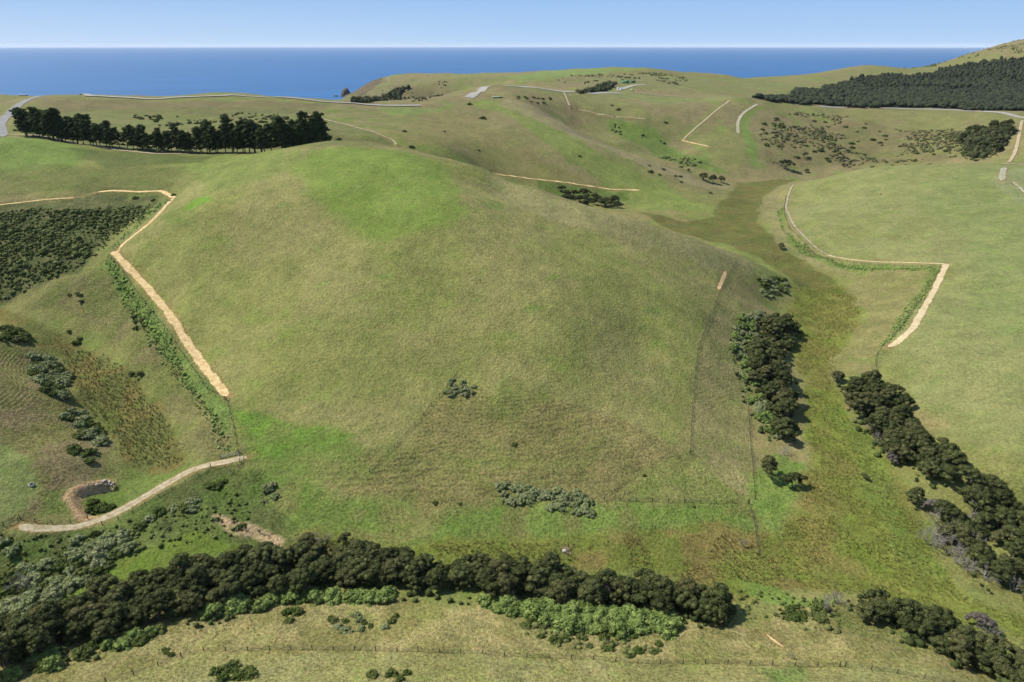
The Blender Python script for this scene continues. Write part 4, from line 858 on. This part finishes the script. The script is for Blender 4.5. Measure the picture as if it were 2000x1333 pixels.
def tufts(name,polys,step,h,mat,label,keep=.8,nb=7,w=.09,lean=.5,thr=None,nsc=8,seed=71):
    mb=[];
    for pl in polys:
        p=scatter(pl,step,1.); p=p[rng.random(len(p))<keep]; P2=hitpoly(pl); dd,_=segdist(p[:,0],p[:,1],P2,True); p=p[dd>(.3+4.5*fbm(p[:,0],p[:,1],7,2,19)**2*2*rng.random(len(p)))*(1 if step>.8 else .2)]
        if thr is not None: p=p[fbm(p[:,0],p[:,1],nsc,3,seed)>thr]
        if not len(p): continue
        Z=ground(p[:,0],p[:,1]); n=len(p); hh=h*(.55+.8*rng.random((n,1)))*np.ones((1,nb))
        a=rng.random((n,nb))*6.28; hh=hh*(1+0*a); q=rng.random((n,nb))*.22*h; bx=p[:,:1]+np.cos(a)*q; by=p[:,1:]+np.sin(a)*q
        wv=.35*h*lean; tx=bx+np.cos(a)*hh*lean*.6+wv*(fbm(bx,by,9,2,13)-.3); ty=by+np.sin(a)*hh*lean*.6-wv*.5
        b=rng.random((n,nb))*3.14; dx=np.cos(b)*w;dy=np.sin(b)*w; z0=Z[:,None]-.08
        V=np.stack([np.stack([bx-dx,by-dy,z0+0*bx],-1),np.stack([bx+dx,by+dy,z0+0*bx],-1),np.stack([tx,ty,z0+hh*(.7+.4*rng.random((n,nb)))],-1)],2)
        mb.append(V.reshape(-1,3))
    V=np.concatenate(mb); o=mk(name,V,T=np.arange(len(V)).reshape(-1,3),mat=mat); o['kind']='stuff'; o['label']=label; print(name,len(V)//3); return o
def blade_mat(name,c1,c2):
    g=NT(name); gi=g.n('ShaderNodeNewGeometry'); geo=gi.outputs['Position']
    c=g.mix(g.math('ADD',g.math('MULTIPLY',gi.outputs['Random Per Island'],.5),g.rng(g.noise(.12,3,.6,geo),.35,.65,0,.5)),tuple(lin(c1)*G_AL),tuple(lin(c2)*G_AL)); g.l(c,g.p.inputs['Base Color'])
    va=g.n('ShaderNodeVectorMath',operation='ADD'); g.l(gi.outputs['Normal'],va.inputs[0]); va.inputs[1].default_value=(0,0,1.4); vn_=g.n('ShaderNodeVectorMath',operation='NORMALIZE'); g.l(va.outputs[0],vn_.inputs[0]); g.l(vn_.outputs[0],g.p.inputs['Normal']); return g.m
B_REED=blade_mat('reed_blades',(112,128,50),(142,128,72)); B_BRN=blade_mat('brown_reed_blades',(134,134,66),(172,148,96)); B_TAN=blade_mat('dead_reed_blades',(206,182,142),(232,208,168)); B_STR=blade_mat('straw_blades',(136,138,74),(178,168,110)); B_GRN=blade_mat('green_blades',(96,134,44),(126,152,64))
MARSH=[(1548,560),(1640,556),(1685,590),(1675,640),(1640,700),(1620,740),(1650,800),(1720,900),(1790,1000),(1830,1090),(1890,1160),(2040,1220),(2040,1250),(1850,1195),(1700,1170),(1560,1150),(1500,1060),(1560,970),(1580,880),(1560,750),(1548,650)]
LOWM=[(540,1040),(700,1052),(900,1058),(1200,1052),(1400,1030),(1500,1060),(1560,1150),(1440,1165),(1300,1120),(1130,1100),(900,1095),(640,1072)]
tufts('planting_strip',PSTRIP,1.0,.75,blade_mat('flax_blades',(104,134,58),(150,168,100)),'spiky young flax in the planting strips',.7,12,.09,1.0)
tufts('reeds',[MARSH],1.0,.8,B_REED,'green and rusty reeds filling the main marsh',.75,7,.08,.8,thr=.40)
tufts('reeds',[LOWM],.95,.95,B_BRN,'brownish reeds in the marsh above the foreground belt',.8,8,.08,.7,thr=.46,nsc=9)
tufts('reeds',[[(100,650),(205,690),(262,730),(335,820),(368,900),(300,925),(240,905),(210,850),(160,785),(115,700)]],1.1,1.2,B_BRN,'tall brown reeds in the small left marsh',.75,7,.08,.5,thr=.26,nsc=6)
tufts('reeds',[[(405,1008),(440,1012),(500,1030),(555,1052),(548,1066),(500,1050),(440,1035)]],.9,1.1,B_TAN,'bleached tan reed strip above the foreground belt',.8,7,.09,.6)
tufts('tussock_grass',[[(-20,1330),(250,1235),(450,1190),(560,1170),(900,1185),(1250,1232),(1450,1212),(1640,1205),(1800,1255),(2010,1340),(2010,1400),(-20,1400)]],1.15,.42,B_STR,'straw-coloured rank grass on the near slope',.7,6,.06,.9,thr=.42)
tufts('tussock_grass',[[(890,775),(740,915),(640,978),(900,984),(1200,982),(1345,892),(1250,830),(1000,778)],[(1366,690),(1352,780),(1350,885),(1462,975),(1466,900),(1460,820),(1450,740),(1440,620),(1400,610)],[(230,600),(390,740),(452,885),(395,880),(300,760),(200,650)],[(0,680),(100,715),(200,880),(140,950),(0,860)]],1.3,.42,B_STR,'dry tussocks on the fenced-off slopes',.6,6,.06,.9,thr=.47,nsc=5)
tufts('tussock_grass',[[(450,795),(640,850),(630,885),(480,898)],[(430,960),(650,955),(900,990),(1200,992),(1460,990),(1500,1050),(1200,1040),(700,1045),(560,1040)],[(1470,985),(1560,900),(1560,960),(1500,1060)]],1.2,.38,B_GRN,'lush green grass along the foot of the big hill',.6,6,.07,.9,thr=.45,nsc=5)
# ---------------------------------------------------------------- fences and gates
def flat_mat(name,c,r=.7,metal=0):
    g=NT(name); geo=g.n('ShaderNodeNewGeometry').outputs['Position']; cc=g.mulc(tuple(lin(c)*G_AL),g.rng(g.noise(2.5,3,.6,geo),.3,.7,.85,1.12)); g.l(cc,g.p.inputs['Base Color']); g.p.inputs['Roughness'].default_value=r; g.p.inputs['Metallic'].default_value=metal; return g.m
M_POST=flat_mat('post_wood',(96,86,72)); M_WIRE=flat_mat('fence_wire',(92,92,84),.5,.3); M_GATE=flat_mat('gate_steel',(176,178,176),.5,.3); M_GGRN=flat_mat('green_steel',(110,136,100),.6)
M_WHT=flat_mat('white_paint',(232,232,226),.5); M_GRNP=flat_mat('green_paint',(96,160,110),.5); M_TEAL=flat_mat('dark_green_paint',(70,120,92),.6)
def post_mesh():
    m=MB(); m.tube([(0,0,-.4),(0,0,.6),(0,0,1.25),(0,0,1.3)],[.11,.105,.1,.07],6); return m.mesh('post',M_POST)
POSTM=post_mesh()
def fence(pl,label,sp=5.0,posts=100):
    c=resample(hitpoly(pl),sp)[:posts]; z=ground(c[:,0],c[:,1])
    r=bpy.data.objects.new('wire_fence',None); COL.objects.link(r); r.location=(c[0,0],c[0,1],float(z[0])); r['label']=label; r['category']='fence'
    for i,((x,y),zz) in enumerate(zip(c,z)):
        o=bpy.data.objects.new('post',POSTM); COL.objects.link(o); o.parent=r; o.location=(x-c[0,0],y-c[0,1],zz-z[0]); s=1.25 if i in (0,len(c)-1) else 1; o.scale=(s,s,s*(.95+.1*rng.random())); o.rotation_euler=(rng.normal()*.03,rng.normal()*.03,0)
    m=MB(); d=resample(c,1.2); dz=ground(d[:,0],d[:,1]); dz=np.maximum(dz,np.interp(np.arange(len(d)),np.linspace(0,len(d)-1,len(z)),z)-.2)
    for hh in (.2,.42,.64,.86,1.08): m.tube(np.c_[d[:,0]-c[0,0],d[:,1]-c[0,1],dz+hh-z[0]],.02,3)
    m.build('wire',M_WIRE,r)
for pl,l,gap in [
 ([(150,1345),(222,1329),(275,1315),(330,1292),(378,1274),(405,1271),(550,1268),(700,1269),(850,1274),(1000,1282),(1150,1289),(1300,1296),(1500,1299),(1640,1302)],'long post and wire fence crossing the near slope at the bottom',5.),
 ([(1650,1303),(1700,1308),(1780,1320),(1860,1340)],'post and wire fence at the bottom right, past the dead branches',5.),
 ([(888,738),(862,770),(800,842),(722,922)],'wire fence running down left from the bush cluster on the hill',4.5),
 ([(1437,515),(1412,560),(1388,618),(1362,690),(1353,780),(1348,885)],'wire fence down the right flank of the big hill',4.5),
 ([(1462,800),(1466,870),(1471,930),(1475,975)],'short fence running to the marsh on the right of the lower field',3.5),
 ([(1463,984),(1470,1010),(1476,1040),(1481,1085)],'fence stub entering the marsh below the field corner',3.5),
 ([(1180,978),(1300,981),(1461,983)],'wire fence along the foot of the field above the marsh',5.),
 ([(443,782),(453,820),(461,858),(466,884)],'wire fence from the sand track end down to the gates',3.5),
 ([(218,507),(240,530),(288,597),(330,650),(372,712),(405,760),(440,781)],'wire fence along the lower side of the long sand track',4.5),
 ([(1534,385),(1531,420),(1542,448),(1578,484),(1618,508),(1700,518),(1836,522)],'wire fence along the right-hand cream track, upper run',5.),
 ([(1836,523),(1800,585),(1755,645),(1722,680),(1709,698),(1714,740)],'wire fence below the cream track, lower run to the marsh belt',5.),
 ([(40,1014),(70,1020),(105,1024),(138,1022),(172,1014)],'row of stout posts along the upper edge of the farm track',3.6),
 ([(200,1026),(230,1016),(258,1003),(288,985),(335,958),(396,925),(412,913)],'row of posts along the lower edge of the farm track',4.2),
 ([(1100,182),(1104,195),(1112,210),(1135,222),(1180,234),(1260,238)],'distant fence in the gully below the ridge road',9.)]:
    fence(pl,l,gap)
def gate(pa,pb,label,mat,hgt=1.15,mesh=False):
    P2=hitpoly([pa,pb]); a,b=P2; za,zb=float(ground(*a)),float(ground(*b)); L=math.hypot(*(b-a))
    r=bpy.data.objects.new('farm_gate',None); COL.objects.link(r); r.location=(a[0],a[1],za); r.rotation_euler=(0,0,math.atan2(b[1]-a[1],b[0]-a[0])); r['label']=label; r['category']='gate'
    sl=(zb-za)/L; m=MB(); q=lambda x,h:(x,0,h+sl*x)
    m.tube([q(.1,.15),q(.1,hgt)],.03,6); m.tube([q(L-.1,.15),q(L-.1,hgt)],.03,6)
    for h in (.15,hgt): m.tube([q(.1,h),q(L-.1,h)],.03,6)
    m.build('gate_frame',mat,r)
    m=MB()
    for k in range(1,5): m.tube([q(.1,.15+(hgt-.15)*k/5),q(L-.1,.15+(hgt-.15)*k/5)],.018,5)
    m.tube([q(.1,.15),q(L*.5,hgt)],.02,5); m.tube([q(L*.5,.15),q(L*.5,hgt)],.02,5)
    if mesh:
        for k in range(int(L/.2)): m.tube([q(.1+k*.2,.15),q(.1+k*.2,hgt)],.012,4)
    m.build('rails',mat,r)
    for x in (0,L):
        m=MB(); m.tube([(x,.0,-.4+sl*x),(x,0,1.35+sl*x)],.1,7); m.build('post',M_POST,r)
gate((431,896),(464,888),'wide grey gate lying open along the upper side of the farm track',M_GATE,1.3,True)
gate((465,887),(468,903),'white-topped gate across the right end of the farm track',M_WHT)
gate((477,899),(466,913),'open green gate below the right end of the farm track',M_GGRN)
gate((36,1018),(8,1028),'green-grey gate at the left end of the farm track',M_GGRN)
gate((8,1028),(-16,1042),'second green-grey gate cut by the left edge of the picture',M_GGRN)
# ---------------------------------------------------------------- small things
def at(px,py): x,y,z=hit([px],[py]); return float(x[0]),float(y[0]),float(z[0])
def thing(name,px,py,label,cat,rz=0,group=None):
    x,y,z=at(px,py); r=bpy.data.objects.new(name,None); COL.objects.link(r); r.location=(x,y,z); r.rotation_euler=(0,0,rz); r['label']=label; r['category']=cat
    if group: r['group']=group
    return r
def shed(r,L,Wd,h,wm,rm,door=True,n=1):
    m=MB(); m.box((0,0,h/2-.4),(L,Wd,h+.8)); m.build('wall',wm,r)
    m=MB(); e=.35; m.add([(-L/2-e,-Wd/2-e,h+.003),(L/2+e,-Wd/2-e,h+.003),(L/2+e,Wd/2+e,h+.003),(-L/2-e,Wd/2+e,h+.003),(-L/2-e,0,h+Wd*.2),(L/2+e,0,h+Wd*.2)],Q=[(0,1,5,4),(3,4,5,2),(0,3,2,1)],T=[(0,4,3),(1,2,5)]); m.build('roof',rm,r)
    if door: m=MB(); m.box((L*.2,-Wd/2-.03,1.0),(1.6,.06,2.0)); m.build('door',M_TEAL,r); m=MB(); m.box((-L*.2,-Wd/2-.03,1.5),(1.4,.06,.9)); m.build('window',flat_mat('dark_glass',(40,50,56),.2),r)
r=thing('farm_shed',1221,163,'pale green shed with a dark green end beside the far gravel pad','shed',-.05); shed(r,12,5,2.6,M_GRNP,M_GRNP)
r=thing('farm_shed',1236,162,'small dark green shed right of the pale green one','shed',0); shed(r,7,4,2.4,M_TEAL,M_TEAL)
r=thing('low_shelter',972,192,'long low shelter with a white roof below the ridge road','shelter',0)
m=MB(); m.box((0,0,1.35),(12,2.6,.18)); m.build('roof',M_WHT,r); m=MB(); m.box((0,.9,.55),(11.6,.1,1.42)); m.build('wall',M_GRNP,r)
for i in range(5): m=MB(); m.box((-5.6+i*2.8,-1.15,.5),(.14,.14,1.5)); m.build('post',M_WHT,r)
for px,py,l in [(1207,175,'left white water tank at the edge of the gravel pad'),(1213,175.6,'right white water tank at the edge of the gravel pad')]:
    r=thing('water_tank',px,py,l,'water tank'); m=MB()
    m.tube([(0,0,-.4),(0,0,.3),(0,0,2.2),(0,0,2.4)],[1.7,1.75,1.75,1.6],20); m.build('tank_wall',M_WHT,r)
    m=MB(); m.tube([(0,0,2.4),(0,0,2.75),(0,0,2.8)],[1.62,.5,.02],20); m.build('lid',M_WHT,r)
def vehicle(px,py,label,mat,rz):
    r=thing('parked_ute',px,py,label,'ute',rz); m=MB()
    m.box((0,0,.72),(4.9,1.8,.55)); m.build('body',mat,r)
    m=MB(); m.add([(-.9,-.8,1.0),(1.2,-.8,1.0),(1.2,.8,1.0),(-.9,.8,1.0),(-.5,-.7,1.6),(.7,-.7,1.6),(.7,.7,1.6),(-.5,.7,1.6)],Q=[(0,1,5,4),(1,2,6,5),(2,3,7,6),(3,0,4,7),(4,5,6,7)]); m.build('cab',mat,r)
    for x in (-1.5,1.5):
        for y in (-.85,.85): m=MB(); m.tube([(x,y-.12,.36),(x,y-.11,.36),(x,y+.11,.36),(x,y+.12,.36)],[.05,.36,.36,.05],12); m.build('wheel',flat_mat('tyre',(30,30,30)),r)
vehicle(1234,177.3,'white ute parked at the foot of the gravel pad',M_WHT,.1)
r=thing('water_trough',62,948,'white round water trough on the grass at the left edge','trough'); m=MB(); m.tube([(0,0,-.1),(0,0,.45),(0,0,.47),(0,0,.47),(0,0,.2)],[.75,.75,.74,.64,.62],16); m.build('basin',M_WHT,r); m=MB(); m.tube([(0,0,.33),(0,0,.34)],[.63,.01],16); m.build('water',flat_mat('trough_water',(60,80,80),.1),r)
for px,py,l in [(1347,887,'white-capped strainer post at the lower end of the right flank fence'),(891,736,'white marker post above the bush cluster on the hill')]:
    r=thing('marker_post',px,py,l,'post'); m=MB(); m.tube([(0,0,-.3),(0,0,1.3)],[.11,.1],8); m.build('pole',M_POST,r); m=MB(); m.tube([(0,0,1.3),(0,0,1.32),(0,0,1.55)],[.08,.16,.12],8); m.build('cap',M_WHT,r)
M_ROCK=flat_mat('pale_rock',(196,186,174)); M_DROCK=flat_mat('dark_rock',(84,78,72))
def rock(px,py,s,label,group=None,mat=M_ROCK,name='rock',sc=(1,1,.7)):
    x,y,z=at(px,py) if not isinstance(px,tuple) else px
    v,f=ICO1; d=1+(rng.random(len(v))-.5)*.5; V=v*d[:,None]*s*np.array(sc)
    o=mk(name,V,T=f,mat=mat); o.location=(x,y,z+s*.2); o.rotation_euler=(0,0,rng.random()*6); o['label']=label; o['category']='rock'
    if group: o['group']=group
for k in range(14): rock(188+36*(k+.5)/14,940+9*rng.random(),.22+.33*rng.random()**2,'pale boulder at the upper rim of the earth pit, %s from left'%nth(k+1),'rubble at the earth pit')
rock(1103,1077,.7,'pale rock showing in the marsh reeds'); rock(1397,1198,.6,'pale stone in the shade at the end of the foreground belt')
# sea stack off the headland
for (X0,Y0,s,l) in [(-512,2235,15,'tall dark sea stack off the tip of the headland'),(-545,2240,7,'low dark reef left of the sea stack')]:
    v,f=ico(2); d=1+(rng.random(len(v))-.5)*.3; V=v*d[:,None]*np.array([s,s*.9,s*(1.5 if s>10 else .35)])
    o=mk('sea_stack',V,T=f,mat=M_DROCK); o.location=(X0,Y0,s*.1); o['label']=l; o['category']='sea stack'

# ---------------------------------------------------------------- sea air
hm=bpy.data.materials.new('sea_haze'); hm.use_nodes=True; ht=hm.node_tree; ht.nodes.remove(ht.nodes['Principled BSDF'])
pv=ht.nodes.new('ShaderNodeVolumePrincipled'); pv.inputs['Color'].default_value=(.80,.88,1,1); pv.inputs['Density'].default_value=HAZE; pv.inputs['Anisotropy'].default_value=.0
ht.links.new(pv.outputs[0],ht.nodes['Material Output'].inputs['Volume'])
m=MB(); m.box((0,900,35),(126000,126000,370)); hz=m.build('haze',hm); hz['kind']='stuff'; hz['label']='thin pale sea haze'
